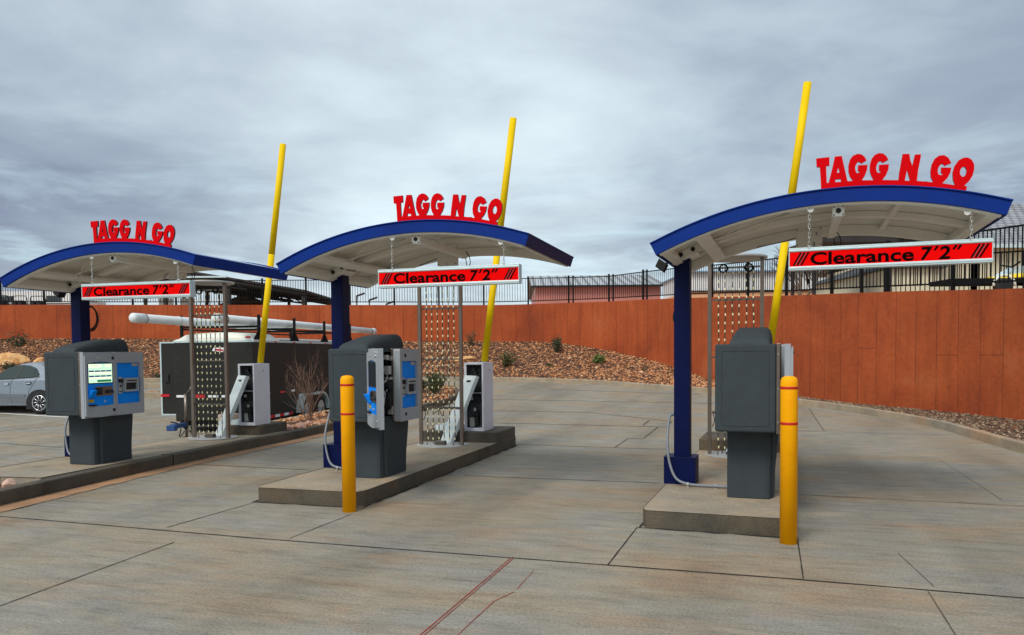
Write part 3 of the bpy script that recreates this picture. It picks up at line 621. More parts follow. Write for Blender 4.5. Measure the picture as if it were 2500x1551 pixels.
def make_canopy(label):
    B = (0, .08, ZI); t = thing('canopy', label, 'canopy', rz=0, group=GRP)
    def P(m, name, mats, parent=t, **k): return m.shift(B).build(name, mats, parent, **k)
    m = MB(); arc_band(m, 3.70, 3.588, -1.0, -.975); arc_band(m, 3.712, 3.700, -1.012, -.94); P(m, 'front_fascia', 'canopy_blue', bevel=.003)
    m = MB(); arc_band(m, 3.70, 3.588, .955, .98); arc_band(m, 3.712, 3.700, .92, .99); P(m, 'back_fascia', 'canopy_blue', bevel=.003)
    for a, mt, s in ((A0, 'canopy_blue', 1), (A1, 'canopy_blue', -1)):
        m = MB(); rad_box(m, a, a+s*.004, 3.70, 3.588, -.973, .953); rad_box(m, a-s*.0005, a+s*.012, 3.713, 3.701, -1.01, .985)
        P(m, 'end_fascia', mt)
    m = MB(); arc_band(m, 3.700, 3.694, -.94, .92, A0+.006, A1-.006); P(m, 'roof_sheet', 'roof_metal')
    m = MB(); arc_band(m, 3.690, 3.680, -.93, .93, A0+.006, A1-.006)
    for y in (-.45, .50):    # lap seams of the soffit panels
        arc_band(m, 3.680, 3.672, y-.012, y+.012, A0+.01, A1-.01)
    P(m, 'soffit', 'soffit')
    for y0, y1, r in ((-.972, -.90, 3.575), (.88, .952, 3.575)):
        m = MB(); arc_band(m, 3.678, r, y0, y1, A0+.008, A1-.008); P(m, 'edge_beam', 'beam_white', bevel=.004)
    m = MB(); arc_band(m, 3.678, 3.625, .02, .15, A0+.012, A1-.012); P(m, 'centre_rib', 'beam_white', bevel=.005)
    for a, s in ((A0+.010, 1), (A1-.010, -1)):
        m = MB(); rad_box(m, a, a+s*.022, 3.678, 3.575, -.9, .88); P(m, 'end_beam', 'beam_white', bevel=.004)
    for x in (1.9,):
        m = MB(); rad_box(m, ax(x), ax(x+.045), 3.678, 3.63, -.9, -.03); rad_box(m, ax(x), ax(x+.045), 3.678, 3.63, .2, .88); P(m, 'purlin', 'beam_white')
    # transverse beam beside the column
    m = MB(); rad_box(m, ax(.20), ax(.325), 3.612, 3.572, -.89, .87); P(m, 'cross_beam', 'beam_white', bevel=.004)
    # webbed braces that fan out from the cross beam
    def bar(p, q, wd=.012):
        m = MB(); m.tube([p, q], wd, 4); P(m, 'brace', 'beam_white')
    for y in (-.38,):
        x0, z0 = arcp(ax(.32), 3.60); x1, z1 = arcp(ax(1.02), 3.672); x2, z2 = arcp(ax(.72), 3.672)
        bar((x0, y, z0), (x1, y+.12, z1)); bar((x0, y+.10, z0), (x2, y-.16, z2)); pass
    x0, z0 = arcp(ax(-.1), 3.60); bar((x0, .1, z0), (arcp(A0+.02, 3.66)[0], .85, arcp(A0+.02, 3.66)[1]), .02)
    # gusset box at the column head with two bolts
    m = MB(); arc_band(m, 3.678, 3.604, -.075, -.06, ax(-.10), ax(.20), 4); arc_band(m, 3.678, 3.604, .17, .185, ax(-.10), ax(.20), 4); P(m, 'gusset', 'beam_white', bevel=.003)
    m = MB(); arc_band(m, 3.604, 3.590, -.085, .195, ax(-.125), ax(.13), 4); P(m, 'cap_plate', 'beam_white', bevel=.002)
    for x in (-.02, .10):
        xx, zz_ = arcp(ax(x), 3.645); m = MB(); m.lathe([(.022, -.084), (.022, -.075)], 16, (xx, 0, zz_), 'y'); m.lathe([(.013, -.10), (.014, -.084)], 6, (xx, 0, zz_), 'y'); P(m, 'bolt', 'black')
    # column, base box
    m = MB(); zt = lambda x: arcp(ax(x), 3.59)[1]-.002
    m.hexa([(-.079, 0, ZI), (.079, 0, ZI), (.079, .166, ZI), (-.079, .166, ZI)], [(-.079, 0, zt(-.079)), (.079, 0, zt(.079)), (.079, .166, zt(.079)), (-.079, .166, zt(-.079))]); P(m, 'column', 'column_blue', bevel=.006)
    m = MB(); m.box(-.168, .149, -.091, .191, ZI, .425); m.box(-.172, .153, -.095, .195, .425, .431); P(m, 'base_box', 'column_blue', bevel=.004)
    # grey conduit from the column into the kiosk
    m = MB(); cpts = catmull([(-.085, .06, .86), (-.12, .03, .84), (-.135, -.01, .74), (-.13, -.10, .55), (-.10, -.125, .36), (-.03, -.16, .22), (.10, -.2, .178), (.3, -.22, .175), (.53, -.24, .178)], 6)
    m.tube(cpts, .0135, 8); m.tube([cpts[0], cpts[4]], .021, 8); P(m, 'conduit', 'conduit')
    for x in (.09, .36):
        m = MB(); m.tube([(x-.012, -.205, .178), (x+.012, -.205, .178)], .019, 8); m.box(x-.012, x+.012, -.245, -.165, ZI, ZI+.006); P(m, 'pipe_clamp', 'plate')
    # tube light under the roof
    m = MB(); m.box(1.381, 1.459, -.86, .55, 2.634, 2.709); f = P(m, 'tube_light', 'beam_white', bevel=.012)
    m = MB(); m.box(1.372, 1.468, -.878, -.858, 2.626, 2.717); e = P(m, 'end_cap', 'beam_white', f, bevel=.008)
    m = MB(); m.lathe([(.021, -.884), (.021, -.878)], 20, (1.42, 0, 2.672), 'y')
    for dx in (-.036, .036):
        for dz in (-.034, .034): m.lathe([(.006, -.883), (.006, -.878)], 8, (1.42+dx, 0, 2.672+dz), 'y')
    P(m, 'cap_bolt', 'black', f)
    m = MB(); m.box(1.395, 1.445, -.3, -.26, 2.705, 2.80); P(m, 'bracket', 'beam_white', f); m = MB(); m.box(1.395, 1.445, .3, .34, 2.705, 2.80); P(m, 'bracket', 'beam_white', f)
    # junction box plate
    m = MB(); m.box(1.086, 1.338, .50, .56, 2.556, 2.748); jb = P(m, 'junction_box', 'soffit', bevel=.006)
    m = MB()
    for x in (1.10, 1.21, 1.324):
        for z in (2.735, 2.575): m.lathe([(.006, .494), (.006, .50)], 8, (x, 0, z), 'y')
    m.box(1.277, 1.285, .495, .50, 2.67, 2.70); P(m, 'screw', 'black', jb)
    m = MB(); m.tube(catmull([(1.45, .52, 2.72), (1.50, .50, 2.64), (1.51, .49, 2.56), (1.47, .5, 2.54), (1.45, .52, 2.60), (1.44, .5, 2.70)], 5), .005, 6); P(m, 'cable', 'black')
    m = MB(); m.tube(catmull([(1.09, .56, 2.66), (.95, .6, 2.63), (.75, .85, 2.63), (.55, .93, 2.60)], 4), .005, 6); P(m, 'cable', 'black')
    # hanger lugs for the clearance sign
    for x in (1.19, 2.39):
        xx, zz_ = arcp(ax(x), 3.58); m = MB(); m.lathe([(.026, -.965), (.026, -.945)], 16, (xx, 0, zz_-.018), 'y'); m.box(xx-.026, xx+.026, -.965, -.945, zz_-.016, zz_+.03); m.box(xx-.03, xx+.03, -.97, -.90, zz_+.02, zz_+.035); P(m, 'hanger_lug', 'beam_white', bevel=.003)
    return t, B
def place(root, B, k): root.location = W(k, B); root.rotation_euler = (0, 0, POSE[k][2])
can, CB = make_canopy('blue edged curved canopy on the leftmost lane beside the black trailer'); place(can, CB, 'L')
cM = dup(can, W('M', CB), POSE['M'][2], 'middle blue edged curved canopy over the island with the opened kiosk')
cR = dup(can, W('R', CB), POSE['R'][2], 'rightmost and nearest blue edged curved canopy in front of the house roof')
for o in cM.children:
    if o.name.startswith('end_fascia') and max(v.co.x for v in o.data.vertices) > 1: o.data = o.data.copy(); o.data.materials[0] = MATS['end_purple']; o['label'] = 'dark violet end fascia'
m = MB()
for i, (r, dz) in enumerate(((.17, 0), (.158, .012), (.166, -.01))):
    m.tube([(.03+r*cos(a)*.75, .20+.012*i, 2.03+dz+r*sin(a)) for a in [2*pi*k/28 for k in range(29)]], .008, 6)
m.shift(CB).build('cable_coil', 'rubber', can)
m = MB()
for i, r in enumerate((.05, .043)): m.tube([(-.075+r*cos(a)*.7, .185+.012*i, 1.86+1.6*r*sin(a)) for a in [2*pi*k/20 for k in range(21)]], .008, 6)
m.shift(CB).build('cable_coil', 'rubber', cR)
for cc in (can, cR):
    m = MB(); m.hexa([(-.25, -.12, 2.36), (-.17, -.12, 2.30), (-.17, -.0, 2.30), (-.25, -.0, 2.36)], [(-.21, -.12, 2.44), (-.13, -.12, 2.38), (-.13, .0, 2.38), (-.21, .0, 2.44)])
    m.tube([(-.16, -.06, 2.38), (-.11, -.06, 2.41)], .014, 6); m.shift(CB).build('flood_lamp', 'rubber', cc, bevel=.004)
m = MB(); pc = catmull([(1.26, .50, 2.60), (1.25, .45, 2.49), (1.175, .42, 2.43), (1.18, .42, 2.38), (1.235, .42, 2.345), (1.31, .42, 2.345), (1.36, .42, 2.40)], 6)
m.tube(pc, .005, 6); m.tube(catmull([(1.22, .42, 2.47), (1.17, .42, 2.40), (1.175, .42, 2.30), (1.20, .42, 2.22)], 5), .006, 6)
m.hexa([(1.19, .41, 2.17), (1.225, .41, 2.17), (1.225, .435, 2.17), (1.19, .435, 2.17)], [(1.193, .413, 2.225), (1.213, .413, 2.225), (1.213, .43, 2.225), (1.193, .43, 2.225)])
m.shift(CB).build('power_cord', 'rubber', cR)

# ------------------------------------------------------------------ red roof lettering (outline of the joined letters)
OUT = [(1.279,2.82),(1.275,2.93),(1.268,3.02),(1.243,3.024),(1.239,3.094),(1.341,3.097),(1.342,3.027),(1.317,3.026),(1.319,2.958),(1.323,2.886),(1.336,2.886),(1.36,2.986),(1.383,3.097),(1.436,3.097),(1.46,2.984),(1.481,2.887),(1.522,2.887),(1.5,2.92),(1.487,2.962),(1.486,3.013),(1.498,3.062),(1.521,3.091),(1.553,3.103),(1.582,3.097),(1.608,3.074),(1.622,3.045),(1.583,3.021),(1.572,3.036),(1.557,3.038),(1.545,3.02),(1.537,2.992),(1.542,2.961),(1.551,2.947),(1.565,2.949),(1.574,2.956),(1.558,2.964),(1.559,3.01),(1.63,3.007),(1.627,2.969),(1.612,2.923),(1.589,2.886),(1.677,2.879),(1.658,2.916),(1.647,2.958),(1.648,3.008),(1.66,3.053),(1.682,3.082),(1.714,3.094),(1.745,3.087),(1.768,3.065),(1.784,3.035),(1.743,3.013),(1.73,3.027),(1.714,3.028),(1.7,3.006),(1.694,2.975),(1.698,2.947),(1.71,2.935),(1.723,2.937),(1.729,2.946),(1.715,2.953),(1.716,2.999),(1.788,2.998),(1.785,2.958),(1.768,2.913),(1.741,2.875),(1.859,2.864),(1.864,2.923),(1.887,3.07),(1.936,3.066),(1.943,3.015),(1.959,2.968),(1.967,3.015),(1.976,3.057),(2.02,3.055),(2.015,3.014),(2.0,2.93),(1.992,2.847),(2.109,2.826),(2.091,2.87),(2.088,2.916),(2.097,2.97),(2.117,3.011),(2.146,3.032),(2.182,3.033),(2.212,3.011),(2.234,2.967),(2.188,2.949),(2.177,2.964),(2.161,2.964),(2.145,2.941),(2.138,2.911),(2.145,2.885),(2.159,2.878),(2.171,2.881),(2.176,2.889),(2.162,2.894),(2.164,2.938),(2.235,2.93),(2.227,2.889),(2.208,2.851),(2.173,2.813),(2.263,2.79),(2.247,2.835),(2.244,2.89),(2.258,2.943),(2.285,2.983),(2.317,3.0),(2.349,2.999),(2.375,2.979),(2.392,2.943),(2.393,2.901),(2.382,2.854),(2.359,2.814),(2.326,2.782),(2.345,2.774),(2.337,2.705)]
HO = [[(1.409,3.006),(1.4,2.963),(1.421,2.963)], [(1.39,2.911),(1.387,2.887),(1.433,2.886),(1.428,2.909)], [(1.92,2.942),(1.905,2.857),(1.943,2.851)], [(2.317,2.931),(2.331,2.925),(2.341,2.903),(2.338,2.873),(2.326,2.854),(2.31,2.852),(2.297,2.87),(2.294,2.895),(2.302,2.918)]]
def stem(x): z = arcp(ax(x), 3.705)[1]; return z
base = [(x, stem(x)+.002) for x in [2.337-(2.337-1.279)*i/14 for i in range(15)]]
m = MB(); outl = OUT[1:-1]+base
m.prism_full(outl, -1.008, -.985, 'y', HO, side_mat=1)
lt = thing('roof_sign', 'red TAGG N GO lettering on top of the leftmost canopy', 'sign', group='red TAGG N GO roof letters')
LB = (1.8, -.997, 2.82); m.shift(LB).build('lettering', ['letter_red', 'letter_edge'], lt)
for x in (1.35, 1.7, 2.05, 2.28): z = stem(x); m = MB(); m.box(x-.02, x+.02, -.98, -.95, z, z+.006); m.box(x-.02, x+.02, -.985, -.98, z, z+.05); m.shift(LB).build('bracket', 'letter_edge', lt)
place(lt, LB, 'L'); dup(lt, W('M', LB), POSE['M'][2], 'red TAGG N GO lettering on top of the middle canopy'); dup(lt, W('R', LB), POSE['R'][2], 'red TAGG N GO lettering on top of the rightmost canopy')

# ------------------------------------------------------------------ hanging clearance signs
def text_mesh(s, size, x, y, z, sx=1, offset=0., shear=0., ext=.0008):
    cu = bpy.data.curves.new('t', 'FONT'); cu.body = s; cu.size = size; cu.offset = offset; cu.extrude = ext; cu.shear = shear; cu.resolution_u = 3; cu.align_x = 'LEFT'
    o = bpy.data.objects.new('t', cu); sc.collection.objects.link(o); bpy.context.view_layer.update()
    me = bpy.data.meshes.new_from_object(o.evaluated_get(bpy.context.evaluated_depsgraph_get()))
    xs = [v.co.x for v in me.vertices]; x0, x1 = min(xs), max(xs)
    vs = [(x+(v.co.x-x0)/(x1-x0)*sx, y-v.co.z, z+v.co.y) for v in me.vertices]; fs = [tuple(p.vertices) for p in me.polygons]
    bpy.data.objects.remove(o); bpy.data.curves.remove(cu); bpy.data.meshes.remove(me); return vs, fs
def make_sign(label):
    B = (1.786, -.90, 2.18); t = thing('clearance_sign', label, 'sign', group='red clearance signs hanging under the canopies')
    def P(m, name, mats, parent=t, **k): return m.shift(B).build(name, mats, parent, **k)
    x0, x1, y0, y1 = 1.027, 2.544, -.953, -.86
    m = MB(); m.box(x0, x1, y0, y1, 2.335, 2.369); m.box(x0, x1, y0, y1, 2.18, 2.212); m.box(x0, x0+.008, y0, y1, 2.212, 2.335); m.box(x1-.008, x1, y0, y1, 2.212, 2.335)
    m.box(x0-.001, x1+.001, y0-.004, y0+.01, 2.339, 2.352); m.box(x0-.001, x1+.001, y0-.004, y0+.01, 2.192, 2.205); P(m, 'frame', 'aluminium', bevel=.002)
    m = MB(); m.box(x0+.008, x1-.008, y0+.004, y0+.010, 2.212, 2.335); m.box(x0+.008, x1-.008, y1-.01, y1-.004, 2.212, 2.335); f = P(m, 'panel', 'sign_red')
    vs, fs = text_mesh('Clearance', .142, 1.200, y0+.002, 2.2245, .785, .0032); m = MB(); m.add(vs, fs)
    vs, fs = text_mesh('7', .142, 2.035, y0+.002, 2.2245, .084, .0036, .12); m.add(vs, fs)
    vs, fs = text_mesh('2', .142, 2.162, y0+.002, 2.2245, .082, .0036, .12); m.add(vs, fs)
    for x in (2.125, 2.258, 2.291): m.prism_full([(x, 2.294), (x+.017, 2.294), (x+.038, 2.328), (x+.019, 2.328)], y0+.001, y0+.003)
    for xa in (1.060, 2.385):
        for i in range(3): x = xa+i*.030; m.prism_full([(x, 2.222), (x+.014, 2.222), (x+.072, 2.327), (x+.058, 2.327)], y0+.001, y0+.003)
    P(m, 'lettering', 'black_print', f)
    for xa in (1.060, 2.385):
        m = MB()
        for i in range(2): x = xa+.0155+i*.030; m.prism_full([(x, 2.222), (x+.006, 2.222), (x+.064, 2.327), (x+.058, 2.327)], y0+.0015, y0+.003)
        P(m, 'slash', 'slash_grey', f)
    for x in (1.19, 2.39):
        top_ = arcp(ax(x), 3.58)[1]-.025; z0 = 2.375; n = int(round((top_-z0)/.036)); m = MB(); h = (top_-z0)/n
        for i in range(n):
            zc = z0+h*(i+.5); pts = []
            for k in range(13): a = 2*pi*k/12; u = .0085*cos(a); v = (h*.36)*sin(a)+(h*.22 if sin(a) > 0 else -h*.22); pts.append((x+u, -.955, zc+v) if i % 2 == 0 else (x, -.955+u, zc+v))
            m.tube(pts, .0024, 6)
        m.tube([(x+.011*cos(a), -.955, 2.372+.011*sin(a)) for a in [2*pi*k/12 for k in range(13)]], .003, 6); P(m, 'chain', 'chain')
    return t, B
sg, SB = make_sign('red Clearance 7\'2" sign hanging under the leftmost canopy'); place(sg, SB, 'L')
dup(sg, W('M', SB), POSE['M'][2], 'red Clearance 7\'2" sign hanging under the middle canopy'); dup(sg, W('R', SB), POSE['R'][2], 'red Clearance 7\'2" sign hanging under the rightmost canopy')

# ------------------------------------------------------------------ pay kiosks
def rrect(x0, x1, z0, z1, r, n=5):
    p = []
    for cx, cz, a in ((x1-r, z1-r, 0), (x0+r, z1-r, 90), (x0+r, z0+r, 180), (x1-r, z0+r, 270)):
        for i in range(n+1): t = radians(a+90*i/n); p.append((cx+r*cos(t), cz+r*sin(t)))
    return p
def disc(m, y, z, r, x0, x1, n=20): m.lathe([(r, x0), (r, x1)], n, (0, y, z), 'x')
def make_kiosk(label, opened):
    B = (.69, -.36, ZI); t = thing('pay_kiosk', label, 'kiosk', group='grey drive-up pay kiosks')
    def P(m, name, mats, parent=t, base=B, **k): return m.shift(base).build(name, mats, parent, **k)
    # housing: solid back block and a hollow ring towards the lane
    m = MB(); m.box(.416, .80, -.94, -.03, .783, 1.56); m.box(.80, .931, -.94, -.905, .783, 1.56); m.box(.80, .931, -.06, -.03, .783, 1.56); m.box(.80, .931, -.905, -.06, .783, .82); m.box(.80, .931, -.905, -.06, 1.52, 1.56)
    P(m, 'housing', 'kiosk_grey', bevel=.022, seg=3, angle=60) if False else None
    m = MB(); m.box(.416, .931, -.94, -.885, .783, 1.56); P(m, 'end_panel', 'kiosk_grey', bevel=.02, seg=4)
    m = MB(); m.box(.42, .80, -.884, -.03, .79, 1.552); m.box(.80, .93, -.884, -.86, .79, 1.552); m.box(.80, .93, -.06, -.03, .79, 1.552); m.box(.80, .93, -.86, -.06, .79, .82); m.box(.80, .93, -.86, -.06, 1.525, 1.552); P(m, 'housing', 'kiosk_grey')
    # raised frame line round the recessed end panel
    m = MB(); y = -.944
    for a in ((.470, .875, .838, .846), (.470, .875, 1.497, 1.505), (.470, .478, .846, 1.497), (.867, .875, .846, 1.497)): m.box(a[0], a[1], y, -.936, a[2], a[3])
    P(m, 'panel_trim', 'kiosk_grey', bevel=.003)
    m = MB(); m.box(.933, .963, -.945, -.90, .775, 1.562); P(m, 'edge_strip', 'steel', bevel=.003)
    m = MB(); m.box(.933, .963, -.4985, -.03, .775, 1.562); P(m, 'edge_strip', 'steel', bevel=.003)
    m = MB()
    for z in (.88, 1.17, 1.47): m.lathe([(.005, -.948), (.005, -.945)], 8, (.948, 0, z), 'y')
    P(m, 'rivet', 'plate')
    # fixed lane face: outline ring with openings for the door (near) and the blue panel (far)
    def ring(m, y0, y1, z0, z1, holes, xa, xb, r=.02): m.prism_full(rrect(y0, y1, z0, z1, r), xa, xb, 'x', holes)
    m = MB(); ring(m, -.497, .02, .758, 1.556, [rrect(-.445, -.045, .90, 1.42, .01, 1)], .966, 1.045); P(m, 'face_frame', 'kiosk_bezel', bevel=.006)
    m = MB(); m.box(1.012, 1.018, -.45, -.035, .89, 1.43); bp = P(m, 'blue_panel', 'kiosk_blue')
    m = MB(); m.box(1.018, 1.022, -.16, -.055, 1.375, 1.41); m.box(1.022, 1.0235, -.15, -.065, 1.386, 1.398); P(m, 'name_plate', 'plate', bp)
    m = MB(); m.prism_full(rrect(-.335, -.085, 1.05, 1.225, .012), 1.018, 1.058, 'x', [rrect(-.31, -.11, 1.075, 1.165, .006, 2)]); rs = P(m, 'receipt_unit', 'kiosk_bezel', bp, bevel=.004)
    m = MB(); m.box(1.025, 1.03, -.32, -.10, 1.065, 1.175); m.box(1.058, 1.0595, -.30, -.115, 1.182, 1.198); P(m, 'slot', 'black', bp)
    m = MB(); m.box(1.018, 1.026, -.405, -.345, 1.03, 1.24); P(m, 'coin_plate', 'plate', bp)
    m = MB(); m.box(1.026, 1.05, -.405, -.35, 1.17, 1.215); disc(m, -.375, 1.125, .014, 1.026, 1.034); m.box(1.026, 1.029, -.40, -.35, 1.05, 1.06); P(m, 'coin_slot', 'black', bp)
    for z in (1.482, .835):
        if opened: m = MB(); disc(m, -.36, z, .02, 1.045, 1.049); disc(m, -.36, z, .009, 1.049, 1.056); P(m, 'lock', 'rubber')
    # inside of the cabinet, seen where the door stands open
    if opened:
        m = MB(); m.box(.801, .806, -.86, -.06, .82, 1.525); P(m, 'back_plate', 'cabinet_inside')
        m = MB(); rnd = random.Random(5)
        for i in range(26):
            y, z, a, b_ = rnd.uniform(-.84, -.50), rnd.uniform(.86, 1.42), rnd.uniform(.02, .06), rnd.uniform(.015, .07); x = rnd.uniform(.84, .93); m.box(.806, x, y, y+a, z, z+b_)
        P(m, 'electronics', 'black', bevel=.003)
        m = MB(); m.box(.806, .955, -.56, -.49, .98, 1.10); m.box(.806, .95, -.60, -.50, 1.13, 1.18); m.lathe([(.05, .90), (.05, .96)], 18, (0, -.55, 1.16), 'x'); m.prism_full([(-.62, 1.08), (-.48, 1.08), (-.50, .98), (-.49, .93), (-.56, .9)], .88, .95, 'x'); P(m, 'bill_unit', 'rubber', bevel=.004)
        m = MB()
        for y, z, a, b_ in ((-.60, 1.28, .07, .09), (-.56, 1.22, .08, .03), (-.62, 1.44, .03, .05), (-.52, .84, .04, .09), (-.68, 1.20, .03, .02), (-.50, 1.43, .04, .05)): m = MB(); m.box(.90, .958, y, y+a, z, z+b_); P(m, 'paper_tag', 'plate', bevel=.002)
        m = MB()
        for i in range(7):
            y, z = rnd.uniform(-.80, -.58), rnd.uniform(1.0, 1.4); m.tube(catmull([(.88, y, z), (.93, y+.04, z-.04), (.935, y+.02, z-.12), (.90, y-.05, z-.2)], 4), .003, 5)
        P(m, 'wire', 'cabinet_white')
    # near door with touch screen; the origin is on its hinge
    H = (.985, -.975, .76); ang = -radians(141) if opened else 0
    dr = MB(); n = 9; ya, yb = -.98, -.51
    topc = [(ya+(yb-ya)*i/n, 1.512+.022*sin(pi*i/n)) for i in range(n+1)]; botc = [(yb-(yb-ya)*i/n, .782-.022*sin(pi*i/n)) for i in range(n+1)]
    hole_t = [(-.945+.41*i/n, 1.415+.026*sin(pi*i/n)) for i in range(n+1)]; hole_b = [(-.535-.41*i/n, .905-.012*sin(pi*i/n)) for i in range(n+1)]
    dr.prism_full([(-.985, .758), (-.505, .758), (-.505, 1.556), (-.985, 1.556)], 1.0, 1.047, 'x', [[(-.955, .86), (-.525, .86), (-.525, 1.45), (-.955, 1.45)]])
    dr.prism_full(topc[::-1]+botc[::-1], 0+1.047, 1.068, 'x', [hole_t[::-1]+hole_b[::-1]]); dr.box(1.047, 1.053, -.96, -.52, .88, 1.44)
    dr.shift(H); door = dr.build('door', 'kiosk_bezel', t, bevel=.006); door.location = (H[0]-B[0], H[1]-B[1], H[2]-B[2]); door.rotation_euler = (0, 0, ang)
    def D(m, name, mats, **k): return m.shift(H).build(name, mats, door, **k)
    m = MB(); m.box(1.053, 1.057, -.948, -.53, .90, 1.43); D(m, 'blue_plate', 'kiosk_blue')
    m = MB(); m.box(1.057, 1.062, -.93, -.525, 1.17, 1.425); D(m, 'screen_surround', 'rubber')
    if opened:
        m = MB(); m.box(1.062, 1.0625, -.91, -.55, 1.185, 1.41); D(m, 'screen', 'mirror_glass')
    else:
        m = MB(); m.box(1.062, 1.0635, -.922, -.548, 1.182, 1.412); m.cur = 1; m.box(1.0635, 1.064, -.92, -.725, 1.37, 1.408); m.box(1.0635, 1.064, -.66, -.56, 1.375, 1.405)
        for r in range(2):
            for c in range(4): y = -.916+c*.091; z = 1.315-r*.062; m.cur = 2; m.box(1.0635, 1.064, y, y+.082, z, z+.018); m.cur = 1; m.box(1.0635, 1.064, y, y+.082, z-.026, z-.002)
        m.cur = 3; m.box(1.0635, 1.064, -.79, -.565, 1.19, 1.217)
        # rows of tiny print too small to read
        m.cur = 2; m.box(1.064, 1.0642, -.885, -.76, 1.386, 1.391); m.box(1.064, 1.0642, -.635, -.585, 1.388, 1.391)
        D(m, 'screen', ['screen_lit', 'screen_cream', 'screen_navy', 'screen_green'])
    m = MB(); m.box(1.057, 1.064, -.822, -.55, 1.02, 1.135); D(m, 'reader_plate', 'steel')
    m = MB(); m.box(1.064, 1.078, -.805, -.725, 1.035, 1.12); m.hexa([(1.064, -.66, 1.05), (1.105, -.65, 1.055), (1.105, -.56, 1.055), (1.064, -.55, 1.05)], [(1.064, -.66, 1.09), (1.085, -.65, 1.08), (1.085, -.56, 1.08), (1.064, -.55, 1.09)]); D(m, 'card_reader', 'black', bevel=.002)
    m = MB(); m.hexa([(1.057, -.93, 1.01), (1.075, -.925, 1.0), (1.075, -.84, 1.0), (1.057, -.835, 1.01)], [(1.057, -.93, 1.10), (1.12, -.92, 1.09), (1.12, -.85, 1.09), (1.057, -.835, 1.10)]); D(m, 'scanner', 'kiosk_blue', bevel=.004)
    m = MB(); m.cur = 0; m.box(1.057, 1.06, -.925, -.85, .945, .985); m.cur = 1; m.box(1.06, 1.061, -.92, -.855, .972, .981); m.box(1.06, 1.061, -.92, -.855, .950, .958); D(m, 'sticker', ['arm_yellow', 'rubber'])
    m = MB(); m.box(1.057, 1.09, -.935, -.83, .905, .92); D(m, 'ledge', 'rubber', bevel=.003)
    m = MB(); disc(m, -.68, .95, .011, 1.057, 1.066); m.tube([(1.066, -.69, .955), (1.075, -.668, .945)], .005, 6); D(m, 'key_lock', 'chrome')
    m = MB(); m.box(1.068, 1.071, -.80, -.735, 1.478, 1.498); D(m, 'badge', 'plate')
    for z in (1.482, .835):
        m = MB(); disc(m, -.535, z, .022, 1.068, 1.0695); m.lathe([(.016, 1.0695), (.012, 1.078)], 18, (0, -.535, z), 'x'); D(m, 'lock', 'chrome' if opened else 'rubber')
    # pedestal with a flared lane side
    m = MB()
    b_ = [(.502, -.68), (.84, -.68), (.872, -.668), (.885, -.63), (.885, -.05), (.502, -.05)]; k1, k2 = len(b_), 0
    vs = [(x, y, ZI) for x, y in b_]+[(x, y, .79) for x, y in b_]; m.add(vs, [tuple(range(k1))[::-1], tuple(range(k1, 2*k1))]+[(i, (i+1) % k1, (i+1) % k1+k1, i+k1) for i in range(k1)])
    prof = [(ZI, .0), (.35, .004), (.50, .018), (.62, .030), (.70, .036), (.79, .038)]; vs = []
    for z, f in prof: vs += [(.886, -.60-f*.3, z), (.905+f, -.57-f*.3, z), (.905+f, -.075, z), (.886, -.05, z)]
    m.add(vs, [(4*i+k, 4*i+(k+1) % 4, 4*i+4+(k+1) % 4, 4*i+4+k) for i in range(len(prof)-1) for k in range(4)], False); P(m, 'pedestal', 'kiosk_grey', bevel=.008, seg=3)
    # moulded hood
    m = MB(); xs_ = [(0, 0), (.012, .6), (.04, .95), (.08, 1.0)]; ys = [-.93+.88*i/12 for i in range(13)]
    def hh(y):
        u = (y+.93)/.88
        return .055+.115*sin(min(1., u*1.12)*pi/2)
    prof = [(0, 0), (.004, .55), (.022, .86), (.055, 1.0), (.285, 1.0), (.318, .86), (.336, .55), (.34, 0)]; vs = []
    yy = [-.935, -.925, -.90]+[-.86+.76*i/10 for i in range(11)]+[-.065, -.05, -.045]
    for j, y in enumerate(yy):
        e = {0: .0, 1: .6, 2: .88, len(yy)-3: .93, len(yy)-2: .7, len(yy)-1: .0}.get(j, 1)
        for px, pz in prof: vs.append((.54+px, y, 1.555+hh(y)*pz*e))
    k = len(prof); m.add(vs, [(j*k+i, j*k+i+1, (j+1)*k+i+1, (j+1)*k+i) for j in range(len(yy)-1) for i in range(k-1)], True); P(m, 'hood', 'kiosk_grey')
    return t, B
KB = None
ko, KB = make_kiosk('grey pay kiosk with its door swung open behind the left bollard', True); place(ko, KB, 'M')
kc, KB = make_kiosk('closed grey pay kiosk with lit screen and blue face on the leftmost lane', False); place(kc, KB, 'L')
dup(kc, W('R', KB), POSE['R'][2], 'closed grey pay kiosk seen end-on beside the nearest yellow bollard')

# ------------------------------------------------------------------ bollards
def make_bollard(label):
    t = thing('bollard', label, 'bollard', group='yellow bollards at the island noses')
    m = MB(); m.lathe([(.065, 0), (.065, 1.245), (.062, 1.272), (.052, 1.291), (.03, 1.300), (.0001, 1.302)], 32); m.build('sleeve', 'bollard_yellow', t)
    for z in (1.20, .925): m = MB(); m.lathe([(.0652, z), (.0662, z+.002), (.0662, z+.020), (.0652, z+.022)], 32); m.build('band', 'bollard_red', t)
    return t
bo = make_bollard('yellow bollard with red bands in front of the opened middle kiosk'); place(bo, (1.041, -1.657, 0), 'M')
dup(bo, W('R', (1.041, -1.657, 0)), 0, 'yellow bollard with red bands at the nearest right island corner')

